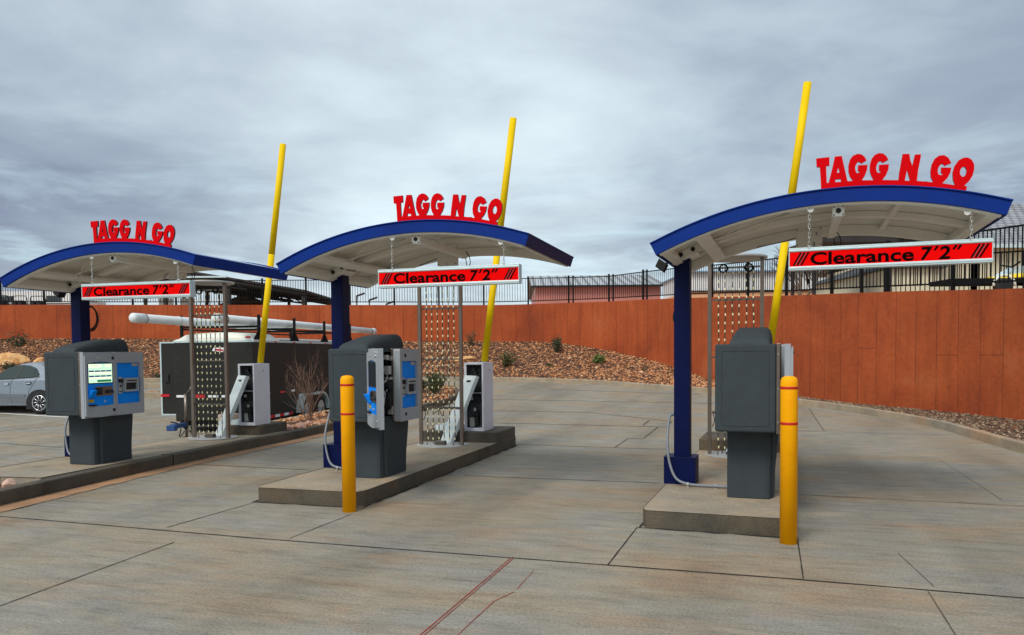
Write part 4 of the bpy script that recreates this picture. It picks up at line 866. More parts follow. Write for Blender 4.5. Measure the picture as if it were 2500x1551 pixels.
# ------------------------------------------------------------------ tall steel frames with beaded cables
def make_frame(label):
    B = (.371, 2.30, ZI); t = thing('light_frame', label, 'frame', group='steel frames strung with beaded cables')
    def P(m, name, mats, parent=t, **k): return m.shift(B).build(name, mats, parent, **k)
    m = MB(); m.lathe([(.385, ZI), (.385, ZI+.012)], 48, (.371, 2.36, 0)); P(m, 'base_disc', 'plate', bevel=.002)
    m = MB(); m.lathe([(.385, 2.675), (.385, 2.70)], 48, (.371, 2.36, 0)); P(m, 'top_disc', 'plate', bevel=.002)
    for x in (.026, .669):
        m = MB(); m.box(x, x+.046, 2.28, 2.326, ZI+.012, 2.675); P(m, 'post', 'steel', bevel=.002)
        s = .030 if x < .3 else -.012
        m = MB(); m.box(x+.010, x+.036, 2.327, 2.352, ZI+.012, 2.675); P(m, 'channel', 'steel_dark')
    for z, h in ((2.148, .024), (1.41, .022), (.685, .034), (2.56, .022)):
        m = MB(); m.box(.078, .664, 2.345, 2.37, z, z+h)
        if h > .03:
            for x in (.11, .20, .29, .38, .47, .56, .63): m.box(x, x+.008, 2.338, 2.345, z-.004, z+h+.004)
        P(m, 'crossbar', 'steel')
    for i, x in enumerate((.161, .243, .333, .414, .503, .587)):
        m = MB(); wob = [(x+.004*sin(z*9+i*2), 2.30, z) for z in [.245+.105*k for k in range(23)]]
        m.tube(wob, .0065, 6); s = P(m, 'cable', 'cable_green')
        m = MB(); rnd = random.Random(i)
        for k in range(22):
            z = .255+.107*k+rnd.uniform(-.006, .006); xx = x+.004*sin(z*9+i*2)+rnd.uniform(-.003, .003)
            m.lathe([(.003, -.020), (.008, -.012), (.0104, 0), (.008, .012), (.003, .020)], 8, (xx, 2.294, z))
        P(m, 'bead', 'bead', s)
    for x in (.215, .525):
        m = MB()
        for k in range(4): r = .046+.006*(k % 2); m.tube([(x+.003*k+r*cos(a), 2.285+.007*k, 2.555+r*sin(a)) for a in [2*pi*j/20 for j in range(21)]], .0055, 6)
        P(m, 'cable_coil', 'rubber')
    m = MB(); m.box(.29, .43, 2.27, 2.36, ZI+.014, ZI+.07); m.box(.25, .29, 2.29, 2.33, ZI+.02, ZI+.05); P(m, 'sensor_box', 'steel_dark', bevel=.006)
    for x, y in ((.155, 2.28), (.20, 2.42), (.565, 2.28), (.60, 2.42)): m = MB(); m.lathe([(.012, ZI+.012), (.012, ZI+.022), (.006, ZI+.024), (.006, ZI+.05)], 8, (x, y, 0)); P(m, 'anchor_bolt', 'steel_dark')
    for pts in ([(.09, 2.35, .68), (.11, 2.33, .60), (.08, 2.33, .52)], [(.25, 2.33, .62), (.30, 2.33, .66), (.36, 2.33, .69)], [(.33, 2.33, .68), (.36, 2.33, .62), (.40, 2.33, .57)]):
        m = MB(); m.tube(catmull(pts, 4), .006, 6); P(m, 'loose_wire', 'rubber')
    return t, B
fr_, FB = make_frame('tall steel frame with beaded cables in front of the black trailer'); place(fr_, FB, 'L')
dup(fr_, W('M', FB), POSE['M'][2], 'tall steel frame with beaded cables on the middle island'); dup(fr_, W('R', FB), POSE['R'][2], 'tall steel frame with beaded cables half hidden by the right kiosk')

# ------------------------------------------------------------------ barrier cabinets with raised arms
def make_cabinet(label):
    B = (.688, 3.08, ZP); t = thing('barrier_gate', label, 'barrier', group='white gate cabinets with upright yellow arms')
    def P(m, name, mats, parent=t, **k): return m.shift(B).build(name, mats, parent, **k)
    x0, x1, y0, y1, z0, z1 = .533, .845, 2.84, 3.30, ZP+.002, 1.36
    m = MB(); w_ = .006
    m.box(x0, x0+w_, y0, y1, z0, z1); m.box(x1-w_, x1, y0, y1, z0, z1); m.box(x0+w_, x1-w_, y1-w_, y1, z0, z1); m.box(x0+w_, x1-w_, y0, y1-w_, z1-w_, z1); m.box(x0+w_, x1-w_, y0, y1-w_, z0, z0+.05)
    m.box(x0+w_, x0+.04, y0, y0+.012, z0+.05, z1-w_); m.box(x1-.028, x1-w_, y0, y0+.012, z0+.05, z1-w_); m.box(x0+.04, x1-.028, y0, y0+.012, z1-.03, z1-w_)
    P(m, 'housing', 'cabinet_white', bevel=.003)
    m = MB(); m.box(x0+.02, x1-.02, y0+.16, y0+.165, z0+.05, z1-.03); m.box(x0+w_+.001, x0+w_+.004, y0+.013, y0+.16, z0+.05, z1-.03); P(m, 'back_plate', 'cabinet_inside')
    m = MB(); m.box(x0+.045, x1-.045, y0+.02, y0+.14, .895, .903); P(m, 'shelf', 'cabinet_white')
    rnd = random.Random(3); m = MB()
    for i in range(20):
        x, z = rnd.uniform(x0+.09, x1-.09), rnd.uniform(1.13, 1.29); m.box(x, x+rnd.uniform(.02, .05), y0+.06, y0+rnd.uniform(.1, .15), z, z+rnd.uniform(.01, .04))
    m.box(x0+.13, x1-.04, y0+.05, y0+.15, .91, 1.08); m.box(x0+.05, x1-.04, y0+.07, y0+.15, .74, .87); m.lathe([(.05, y0+.05), (.05, y0+.1)], 18, (x0+.2, 0, .80), 'y'); m.box(x0+.15, x0+.20, y0+.05, y0+.15, .40, .62)
    P(m, 'motor_unit', 'black', bevel=.003)
    m = MB(); m.box(x0+.07, x0+.12, y0+.05, y0+.07, .79, .84); m.box(x0+.13, x0+.17, y0+.05, y0+.07, .62, .67); m.box(x0+.06, x0+.14, y0+.06, y0+.1, .38, .52); P(m, 'terminal_block', 'plate', bevel=.003)
    m = MB()
    for pts in ([(.0, .84), (.03, .60), (.09, .53), (.16, .56)], [(.2, 1.28), (.15, 1.1), (.16, .95), (.12, .91)], [(.12, .63), (.09, .52), (.10, .42), (.16, .38)], [(.08, .72), (.15, .64), (.19, .55)]):
        m.tube(catmull([(x0+.06+a, y0+.05, z) for a, z in pts], 5), .006, 6)
    P(m, 'wire', 'rubber')
    m = MB()
    for i in range(3):
        for y in (y0+.10, y0+.32):
            m.hexa([(x1, y, .40+i*.03), (x1+.008, y, .40+i*.03), (x1+.008, y+.055, .40+i*.03), (x1, y+.055, .40+i*.03)], [(x1, y, .408+i*.03), (x1+.001, y, .408+i*.03), (x1+.001, y+.055, .408+i*.03), (x1, y+.055, .408+i*.03)])
    P(m, 'vent', 'cabinet_white')
    m = MB(); m.lathe([(.010, x1), (.010, x1+.004)], 12, (0, y0+.27, 1.24), 'x'); P(m, 'key_hole', 'black')
    # arm
    a = Vector((.742, 3.19, 1.375)); b = Vector((1.226, 3.261, 5.084)); d = (b-a)
    m = MB(); m.tube([a, a+d*.50], .052, 20); ar = P(m, 'arm', 'arm_yellow')
    m = MB(); m.tube([a+d*.502, b], .052, 20); P(m, 'arm_sleeve', 'arm_yellow', ar)
    m = MB(); m.tube([a+d*.4995, a+d*.5025], .0505, 20); P(m, 'sleeve_gap', 'rubber', ar)
    m = MB(); m.tube([a-d*.003, a+d*.0], .045, 16); m.box(.70, .80, 3.14, 3.24, 1.36, 1.368); P(m, 'arm_bracket', 'plate', ar)
    return t, B
cb_, CBB = make_cabinet('white barrier cabinet with raised yellow arm in front of the black trailer'); place(cb_, CBB, 'L')
dup(cb_, W('M', CBB), POSE['M'][2], 'white barrier cabinet with raised yellow arm at the end of the middle island'); dup(cb_, W('R', CBB), POSE['R'][2], 'yellow barrier arm rising behind the rightmost kiosk, its cabinet hidden')
# removed cabinet door leaning, and lid lying
def make_cover(label):
    B = (.32, 2.62, ZI); t = thing('cabinet_cover', label, 'cover', group='removed white cabinet covers leaning by the gates')
    m = MB(); lo, hi = [(.235, 2.60, ZI+.01), (.425, 2.52, ZI+.01)], [(.575, 2.80, 1.165), (.785, 2.72, 1.160)]
    a, b, c, d = Vector(lo[0]), Vector(lo[1]), Vector(hi[1]), Vector(hi[0]); n = (b-a).cross(d-a).normalized()*.016
    if n.y > 0: n = -n
    a2 = a+(d-a)*.82+Vector((-.03, 0, 0))
    m.hexa([a, b, b+n, a+n], [d+(-n*0), c, c+n, d+n]); 
    t0 = m.shift(B).build('panel', 'cover_white', t, bevel=.003)
    m = MB(); f = n.normalized()*-.05
    for p, q in ((a, d), (b, c)): u = (b-a).normalized()*.008; m.hexa([p-u*.5, p+u*.5, p+u*.5+f, p-u*.5+f], [q-u*.5, q+u*.5, q+u*.5+f, q-u*.5+f])
    m.shift(B).build('flange', 'cover_white', t)
    m = MB(); e = d+(c-d)*.35-(d-a)*.10; g = e+(c-d)*.35; h_ = (d-a)*.03; m.hexa([e+n*1.0, g+n*1.0, g+n*1.15, e+n*1.15], [e+n*1.0+h_, g+n*1.0+h_, g+n*1.15+h_, e+n*1.15+h_]); m.shift(B).build('badge', 'rubber', t)
    return t, B
co, COB = make_cover('long white cabinet cover leaning behind the left steel frame'); place(co, COB, 'L')
dup(co, W('M', COB), POSE['M'][2], 'long white cabinet cover leaning behind the middle steel frame'); dup(co, W('R', COB), POSE['R'][2], 'white cabinet cover mostly hidden behind the rightmost kiosk')
def make_tray(k, label, x0, x1, y0, y1):
    m = MB(); m.box(x0, x1, y0, y1, ZP, ZP+.008); m.box(x0, x0+.006, y0, y1, ZP, ZP+.085); m.box(x1-.006, x1, y0, y1, ZP, ZP+.085); m.box(x0, x1, y0, y0+.006, ZP, ZP+.085); m.box(x0, x1, y1-.006, y1, ZP, ZP+.085)
    o = m.shift(((x0+x1)/2, (y0+y1)/2, ZP)).build('metal_lid', 'cover_white', bevel=.002); tag(o, label, 'lid', 'white metal lids lying on the plinths'); o.location = W(k, ((x0+x1)/2, (y0+y1)/2, ZP)); o.rotation_euler = (0, 0, POSE[k][2])
make_tray('L', 'open white metal lid lying left of the left gate cabinet', .33, .52, 2.9, 3.25); make_tray('M', 'open white metal lid lying left of the middle gate cabinet', .05, .40, 2.85, 3.3)
# ------------------------------------------------------------------ black cargo trailer with pipes on its roof rack
TZ = -.22; TL = thing('cargo_trailer', 'black enclosed cargo trailer with white roof cap parked behind the left island', 'trailer', (-5.65, 17.0, TZ), -.15)
def TP(m, name, mats, parent=TL, **k): return m.build(name, mats, parent, **k)
TW, TLn, TB, TT = 1.9, 7.4, .26, 2.05
def trailer():
    m = MB(); m.box(-TW, 0, 0, TLn, TB, TT); TP(m, 'body', 'trailer_black', bevel=.03)
    m = MB()
    for x in (0,): m.box(-.02, .008, .02, TLn, TT-.035, TT+.012)
    m.box(-TW-.008, .008, -.010, .02, TT-.035, TT+.012); m.box(-TW-.008, -TW+.02, .02, TLn, TT-.035, TT+.012); TP(m, 'top_rail', 'aluminium', bevel=.004)
    # rounded roof cap at the nose and low roof behind
    m = MB(); n = 8; vs = []
    for i in range(n+1):
        x = -TW*(i/n); e = sin(pi*min(1, max(0, (i+.0)/n)))**.28 if 0 < i < n else 0
        for y, z in ((.0, 0), (.0, .09), (.10, .165), (.45, .19), (1.3, .19), (1.3, 0)): vs.append((x, y, TT+.012+z*(e if z else 1)))
    m.add(vs, [(i*6+k, i*6+k+1, (i+1)*6+k+1, (i+1)*6+k) for i in range(n) for k in range(5)], True); TP(m, 'nose_cap', 'trailer_white')
    m = MB(); m.box(-TW+.03, -.03, 1.3, TLn-.02, TT+.012, TT+.075); TP(m, 'roof', 'trailer_white', bevel=.03)
    m = MB(); m.box(-.19, -.07, -.006, .0, TT+.055, TT+.095); TP(m, 'marker_light', 'reflect_red', bevel=.003)
    for y in (.25, 1.0, 2.0, 3.0, 4.0, 5.2): m = MB(); m.box(.008, .02, y, y+.09, TT-.03, TT-.005); TP(m, 'marker_light', 'reflect_red')
    # reflective tape
    def tape(name, boxes, mt):
        for b_ in boxes: m = MB(); m.box(*b_); TP(m, name, mt)
    y0 = -.006
    tape('white_tape', [(-1.86, -1.66, y0, 0, .80, .85), (-1.1, -.86, y0, 0, .80, .85), (-.78, -.56, y0, 0, .80, .85), (-.48, -.22, y0, 0, .80, .85)], 'reflect_white')
    tape('red_tape', [(-1.42, -1.18, y0, 0, .79, .86), (-.2, -.03, y0, 0, .79, .86)], 'reflect_red')
    x = .001
    tape('white_tape', [(x, x+.004, .45, .72, .83, .88), (x, x+.004, 1.85, 2.05, .83, .88), (x, x+.004, 2.3, 2.5, .70, .75), (x, x+.004, 3.4, 3.65, .70, .75)], 'reflect_white')
    tape('red_tape', [(x, x+.004, 1.25, 1.5, .83, .88), (x, x+.004, 2.52, 2.75, .70, .75), (x, x+.004, 3.68, 3.9, .70, .75)], 'reflect_red')
    for i in range(7): tape('red_tape' if i % 2 == 0 else 'white_tape', [(x, x+.004, .25+i*.24, .25+i*.24+.23, TB+.02, TB+.085)], 'reflect_red' if i % 2 == 0 else 'reflect_white')
    m = MB()
    for yy in (.05, .6, 1.2, 1.8, 2.4, 3.0, 3.6, 4.2):
        for z in [TB+.12+.16*k for k in range(11)]: m.box(.001, .004, yy, yy+.012, z, z+.012)
    for xx in (-1.8, -1.2, -.6, -.1):
        for z in [TB+.12+.16*k for k in range(11)]: m.box(xx, xx+.012, -.004, 0, z, z+.012)
    TP(m, 'rivet', 'steel')
    # open side door, with white frame, latch and red tape
    m = MB(); m.box(-TW-.72, -TW-.004, .62, .665, TB+.12, TT-.03); d = TP(m, 'side_door', 'trailer_black')
    m = MB()
    for b_ in ((-TW-.735, -TW-.70, .61, .675, TB+.12, TT-.03), (-TW-.735, -TW-.004, .61, .675, TT-.03, TT+.0), (-TW-.735, -TW-.004, .61, .675, TB+.09, TB+.12)): m.box(*b_)
    TP(m, 'door_frame', 'aluminium', d)
    m = MB(); m.box(-TW-.62, -TW-.52, .59, .61, 1.12, 1.30); TP(m, 'latch', 'black', d, bevel=.006)
    m = MB(); m.box(-TW-.735, -TW-.52, .604, .61, .78, .84); TP(m, 'red_tape', 'reflect_red', d)
    # maker plate: small white and red emblem, too small to read
    m = MB(); m.prism_full([(-.98, 1.83), (-.72, 1.80), (-.70, 1.90), (-.94, 1.90)], -.006, 0); TP(m, 'emblem', 'reflect_white')
    m = MB(); m.prism_full([(-.93, 1.84), (-.72, 1.82), (-.72, 1.86), (-.90, 1.88)], -.009, -.006); TP(m, 'emblem', 'reflect_red')
    # wheels and fender
    for yc in (2.55, 3.42):
        m = MB(); m.lathe([(.20, -.11), (.31, -.115), (.335, -.08), (.335, .0), (.31, .03), (.20, .02)], 28, (.09, yc, .335), 'x'); wh = TP(m, 'wheel', 'rubber'); 
        m = MB(); m.lathe([(.0001, .022), (.06, .03), (.07, .012), (.17, .0), (.20, .022), (.205, .022)], 24, (.09, yc, .335), 'x'); TP(m, 'rim', 'chrome', wh)
        m = MB()
        for k in range(5):
            a = 2*pi*k/5+.3; m.hexa([(.012, yc+.05*cos(a)-.022*sin(a), .335+.05*sin(a)+.022*cos(a)), (.012, yc+.05*cos(a)+.022*sin(a), .335+.05*sin(a)-.022*cos(a)), (.028, yc+.05*cos(a)+.022*sin(a), .335+.05*sin(a)-.022*cos(a)), (.028, yc+.05*cos(a)-.022*sin(a), .335+.05*sin(a)+.022*cos(a))],
              [(.012, yc+.19*cos(a)-.03*sin(a), .335+.19*sin(a)+.03*cos(a)), (.012, yc+.19*cos(a)+.03*sin(a), .335+.19*sin(a)-.03*cos(a)), (.03, yc+.19*cos(a)+.03*sin(a), .335+.19*sin(a)-.03*cos(a)), (.03, yc+.19*cos(a)-.03*sin(a), .335+.19*sin(a)+.03*cos(a))])
        m.xf(Matrix.Translation((.09, 0, 0))); TP(m, 'spoke', 'chrome', wh)
    def fend(r): 
        p = []
        for yc, a0, a1 in ((2.55, 185, 75), (3.42, 105, -5)):
            for i in range(9): a = radians(a0+(a1-a0)*i/8); p.append((yc+r*cos(a), .335+r*sin(a)))
        return p
    m = MB(); o_, i_ = fend(.43), fend(.385); i_ = [q for q in i_]; vs = []
    for a, b in zip(o_, i_): vs += [(.0, *a), (.17, *a), (.17, *b), (0, *b)]
    n = len(o_); m.add(vs, [(4*i+k, 4*i+4+k, 4*i+4+(k+1) % 4, 4*i+(k+1) % 4) for i in range(n-1) for k in range(4)]); TP(m, 'fender', 'aluminium')
    m = MB(); m.prism_full([(2.55+.36*cos(radians(a)), .335+.36*sin(radians(a))) for a in range(0, 181, 15)], .001, .006, 'x'); m.prism_full([(3.42+.36*cos(radians(a)), .335+.36*sin(radians(a))) for a in range(0, 181, 15)], .001, .006, 'x'); TP(m, 'wheel_well', 'car_dark')
    m = MB(); m.box(-TW+.05, -.05, .1, TLn, TB-.10, TB); TP(m, 'chassis', 'black')
    # A-frame tongue, coupler, jack
    m = MB()
    for s in (-1, 1): m.tube([(-.95+s*.75, .05, TB-.04), (-.95+s*.06, -1.05, TB-.04)], .045, 4)
    TP(m, 'tongue', 'black')
    m = MB(); m.box(-1.02, -.88, -1.42, -1.0, TB-.02, TB+.07); m.box(-1.04, -.86, -1.50, -1.38, TB-.06, TB+.05); m.tube([(-.95, -1.25, TB+.08), (-.99, -1.42, TB+.12)], .015, 6); m.xf(Matrix.Translation((-.13, 0, 0))); TP(m, 'coupler', 'jack_blue', bevel=.012)
    m = MB(); m.tube([(-.95, -.92, TB-.02), (-.95, -.92, .92)], .036, 12); m.tube([(-.95, -.92, .02), (-.95, -.92, TB)], .026, 10); m.lathe([(.08, .0), (.08, .015)], 14, (-.95, -.92, .005)); m.tube([(-.95, -.92, .92), (-.86, -.92, 1.0), (-.82, -.92, 1.08)], .014, 6); m.xf(Matrix.Translation((-.13, 0, 0))); TP(m, 'jack', 'steel')
    for s in (-1, 1): m = MB(); m.tube(catmull([(-.95+s*.08, -1.2, TB-.04), (-.95+s*.18, -1.1, .06), (-.95+s*.26, -.9, .05), (-.95+s*.24, -.7, TB-.05)], 5), .012, 5); TP(m, 'safety_chain', 'steel_dark')
    m = MB(); m.box(-.62, -.30, -.48, -.14, TB-.02, TB+.20); TP(m, 'battery_box', 'wood_old', bevel=.02)
    # roof rack
    for x in (-.02, -1.88):
        for y in (.3, 2.15, 4.05, 6.0):
            m = MB(); m.box(x-.025, x+.025, y-.03, y+.03, TT+.02, TT+.58)
            if x > -1: m.prism_full([(y-.26, TT+.02), (y+.26, TT+.02), (y+.03, TT+.24), (y-.03, TT+.24)], x-.008, x+.012, 'x')
            TP(m, 'rack_post', 'fence_black')
    for y in (.3, 2.15, 4.05, 6.0): m = MB(); m.box(-1.9, .0, y-.025, y+.025, TT+.29, TT+.34); TP(m, 'rack_bar', 'fence_black')
    for x in (-.06, -1.82): m = MB(); m.box(x-.015, x+.015, .3, 6.0, TT+.25, TT+.285); TP(m, 'rack_rail', 'fence_black')
trailer()
def pipe(lx, y0, y1, label, bands):
    t = thing('pvc_pipe', label, 'pipe', (-5.65+lx*cos(-.15)-y0*sin(-.15), 17.0+lx*sin(-.15)+y0*cos(-.15), TZ+TT+.44), -.15)
    ln = y1-y0
    m = MB(); m.lathe([(.092, .33), (.092, ln-.3)], 28, axis='y'); m.build('tube', 'pvc_white', t)
    m = MB(); m.lathe([(.0001, -.055), (.05, -.05), (.08, -.03), (.099, .0), (.101, .33), (.093, .335)], 28, axis='y'); m.build('end_cap', 'pvc_white', t)
    m = MB(); m.lathe([(.093, ln-.33), (.101, ln-.32), (.101, ln), (.07, ln+.03), (.0001, ln+.04)], 28, axis='y'); m.build('end_cap', 'pvc_white', t)
    for y, c in bands: m = MB(); m.lathe([(.1025, y), (.1025, y+.02)], 28, axis='y'); m.build('band', c, t)
pipe(-1.62, -1.80, 5.6, 'white capped pipe on the rack poking out furthest over the trailer nose', ((.33, 'steel_dark'), (1.55, 'chain')))
pipe(-.26, -1.1, 8.9, 'longer white capped pipe on the rack nearer the lane, passing behind the blue column', ((.34, 'steel_dark'), (9.6, 'steel_dark')))

# ------------------------------------------------------------------ silver sedan (its nose is outside the picture)
def car():
    gz = G(-12.94, 21.27); t = thing('sedan_car', 'silver four door sedan parked at the left edge of the photo', 'car', (-12.94, 21.20, gz), -.12)
    S = .00173   # metres per tracing unit; x0, z0 = rear wheel contact
    def q(px, pz): return ((px-740)*S*1.0*.1454/.1654*1.137*1.0, (1330-pz)*S*.8808*1.0*1.0)
    k = 1.58/893*1.0
    def q(px, pz): return ((px-740)*.001655, (1335-pz)*.00169)
    # side outline (x forward is negative)
    upper = [(1210, 760), (1190, 700), (1080, 668), (900, 650), (800, 560), (700, 508), (560, 492), (430, 500), (300, 520), (180, 565), (50, 635), (-90, 700), (-140, 722), (-400, 745), (-700, 790), (-900, 850), (-1010, 940), (-1020, 1090), (-1000, 1150)]
    lower = [(-960, 1180), (-900, 1200), (500, 1192), (545, 1200), (930, 1180), (1190, 1150), (1225, 1060)]
    body = [q(*p) for p in upper+lower]
    beltz = q(0, 765)[1]
    W_ = .84
    # lofted shell: slices across the width, narrowing upwards (tumblehome)
    def wid(z):
        if z < .30: return W_-.02
        if z < beltz: return W_-.03*((z-beltz*.62)/.3)**2*.6
        return W_-.03-(z-beltz)*.42
    m = MB(); n = len(body); cols = [-1, -.86, 0, .86, 1]; vs = []
    for c in cols:
        for x, z in body:
            e = 1 if abs(c) < .9 else 1; inset = .0
            zz2 = z-(.035 if abs(c) == 1 and z > beltz else 0)+(.02 if c == 0 and z > beltz else 0)
            vs.append((x*(1 if abs(c) < 1 else .993), .84-W_*1+ (W_) + c*wid(z)-.84+.0, zz2))
    fs = [(j*n+i, j*n+(i+1) % n, (j+1)*n+(i+1) % n, (j+1)*n+i) for j in range(4) for i in range(n)]
    # side walls: fan each side by tessellation
    for j in (0, 4):
        tr = tessellate_polygon([[Vector((x, z, 0)) for x, z in body]])
        fs += [tuple(j*n+i for i in f) for f in tr]
    m.add(vs, fs, False); m.xf(Matrix.Translation((0, .84, 0))); m.build('body', 'car_silver', t, bevel=.03, seg=3, angle=20)
    def side(poly, off, th, name, mt, par=t, bev=0):
        pts = [q(*p) for p in poly]; m = MB(); tr = tessellate_polygon([[Vector((x, z, 0)) for x, z in pts]]); n = len(pts)
        f = [(x, .84-wid(z)-off, z) for x, z in pts]; b_ = [(x, .84-wid(z)+th, z) for x, z in pts]
        m.add(f+b_, [tuple(a) for a in tr]+[tuple(i+n for i in reversed(a)) for a in tr]+[(i, (i+1) % n, (i+1) % n+n, i+n) for i in range(n)]); return m.build(name, mt, par, bevel=bev)
    side([(330, 745), (345, 700), (410, 540), (500, 545), (600, 580), (670, 630), (707, 680), (690, 715), (600, 735)], .006, .02, 'rear_window', 'car_glass')
    side([(-110, 765), (-60, 700), (20, 640), (120, 585), (240, 545), (380, 535), (300, 735), (265, 755)], .006, .02, 'front_window', 'car_glass')
    side([(272, 752), (383, 533), (406, 540), (325, 748)], .008, .02, 'pillar', 'car_dark')
    side([(586, 728), (628, 592), (636, 598), (602, 728)], .010, .01, 'pillar', 'car_dark')
    m = MB()
    def seam(pts, wd=.007):
        p3 = [q(*p) for p in pts]; m.tube([(x, .84-wid(z)-.001, z) for x, z in p3], wd*.5, 4)
    for pts in ([(262, 758), (225, 800), (207, 900), (205, 1020), (218, 1100), (236, 1150)], [(728, 720), (680, 750), (640, 810), (600, 880), (545, 950), (532, 1060), (528, 1150)], [(-400, 760), (-380, 1000), (-370, 1150)], [(-120, 768), (300, 758), (600, 742), (730, 722)]):
        m = MB(); seam(pts); m.build('seam', 'car_dark', t)
    for poly in ([(-380, 1000), (480, 1008), (470, 1020), (-380, 1014)], [(-380, 1025), (488, 1025), (470, 1048), (400, 1055), (-380, 1055)]): side(poly, .012, .01, 'side_moulding', 'car_silver', bev=.004)
    side([(-380, 1155), (520, 1165), (550, 1195), (500, 1190), (-380, 1178)], .015, .01, 'sill', 'car_silver', bev=.004)
    for cx, cz in ((140, 842), (545, 832)):
        side([(cx-48, cz+5), (cx-40, cz-22), (cx+35, cz-24), (cx+42, cz), (cx+30, cz+24), (cx-35, cz+26)], .004, .005, 'handle_recess', 'car_dark' if cx > 300 else 'car_silver')
        side([(cx-30, cz+6), (cx-26, cz-8), (cx+34, cz-10), (cx+34, cz+4)], .022, .005, 'door_handle', 'chrome', bev=.004)
    for wx in (740, -860):
        x0, _ = q(wx, 0); r = .305
        m = MB(); m.prism_full([(x0+.40*cos(a), .30+.38*sin(a)) for a in [pi*i/16 for i in range(17)]]+[(x0-.40, .14), (x0+.40, .14)], -.012, .02, 'y'); m.build('wheel_arch', 'car_dark', t)
        m = MB(); m.lathe([(.19, .15), (.29, .15), (.31, .12), (.312, .0), (.295, -.035), (.20, -.03)], 30, (x0, 0, .312), 'y'); wh = m.build('wheel', 'rubber', t)
        m = MB(); m.lathe([(.0001, -.012), (.05, -.02), (.07, .0), (.16, .02), (.195, -.03), (.212, -.035), (.212, -.01)], 28, (x0, 0, .312), 'y'); m.build('rim', 'chrome', wh)
        m = MB()
        for kk in range(9):
            a = 2*pi*kk/9; m.tube([(x0+.05*cos(a), -.022, .312+.05*sin(a)), (x0+.19*cos(a+.35), -.034, .312+.19*sin(a+.35))], .013, 5)
        m.build('spoke', 'chrome', wh)
    m = MB(); m.box(q(700, 0)[0], q(760, 0)[0]+.05, .2, .25, q(0, 545)[1]-.01, q(0, 530)[1]); m.build('spoiler', 'car_silver', t, bevel=.005)
    m = MB(); m.box(q(1195, 0)[0], q(1222, 0)[0], .02, .28, .68, .84); m.build('tail_light', 'reflect_red', t, bevel=.01)
car()

# ------------------------------------------------------------------ rocks, boulders, shrubs
def rock(name, label, loc, size, material, cat='rock', group=None, seed=1, flat=.7, sub=2):
    rnd = random.Random(seed); import bmesh
    bm = bmesh.new(); bmesh.ops.create_icosphere(bm, subdivisions=sub, radius=1)
    pl = [(Vector((rnd.uniform(-1, 1), rnd.uniform(-1, 1), rnd.uniform(-.6, 1))).normalized(), rnd.uniform(.55, .88)) for _ in range(11)]
    for v in bm.verts:
        for n_, d in pl:
            e = v.co.dot(n_)-d
            if e > 0: v.co -= n_*e
        v.co *= rnd.uniform(.97, 1.03)
        v.co = Vector((v.co.x*size[0], v.co.y*size[1], v.co.z*size[2]))
    me = bpy.data.meshes.new(name); bm.to_mesh(me); bm.free(); me.materials.append(MATS[material]); o = bpy.data.objects.new(name, me); sc.collection.objects.link(o)
    o.location = loc; o.rotation_euler = (rnd.uniform(-.1, .1), rnd.uniform(-.1, .1), rnd.uniform(-.4, .4)); return tag(o, label, cat, group)
rock('boulder', 'large golden boulder on the gravel above the silver car', (-20.55, 31.7, 1.36), (.92, .6, .42), 'boulder', seed=4, sub=3)
rock('boulder', 'smaller pinkish boulder on the gravel just left of the left kiosk', (-19.25, 31.7, 1.32), (.32, .3, .25), 'boulder', seed=8, sub=3)
rock('boulder', 'pinkish pale boulder low on the bank, seen between the middle steel frame posts', (-1.95, 30.9, 1.28), (.55, .35, .17), 'boulder', seed=12, sub=3)
rock('boulder', 'small tan rock at the foot of the bank behind the middle cabinet', (-1.05, 29.3, .9), (.24, .2, .12), 'boulder', seed=19, sub=3)
p_ = W('L', (.93, -1.93, ZI-.03)); rock('rock', 'single orange red rock in the near planter corner at the left edge', p_, (.085, .07, .07), 'rock_red', seed=3, sub=2)
rnd = random.Random(21)
for i in range(26):
    u = i/26; lx = rnd.uniform(.35, .98); ly = 3.9+rnd.uniform(0, 2.0); s = rnd.uniform(.06, .13)
    w_ = W('L', (lx, ly, ZI-.01+rnd.uniform(0, .03)))
    rock('rock', 'reddish landscaping rock in the planter beside the trailer wheels', w_, (s*1.3, s, s*.65), 'rock_red', group='red rocks beside the trailer wheels', seed=40+i, sub=1)
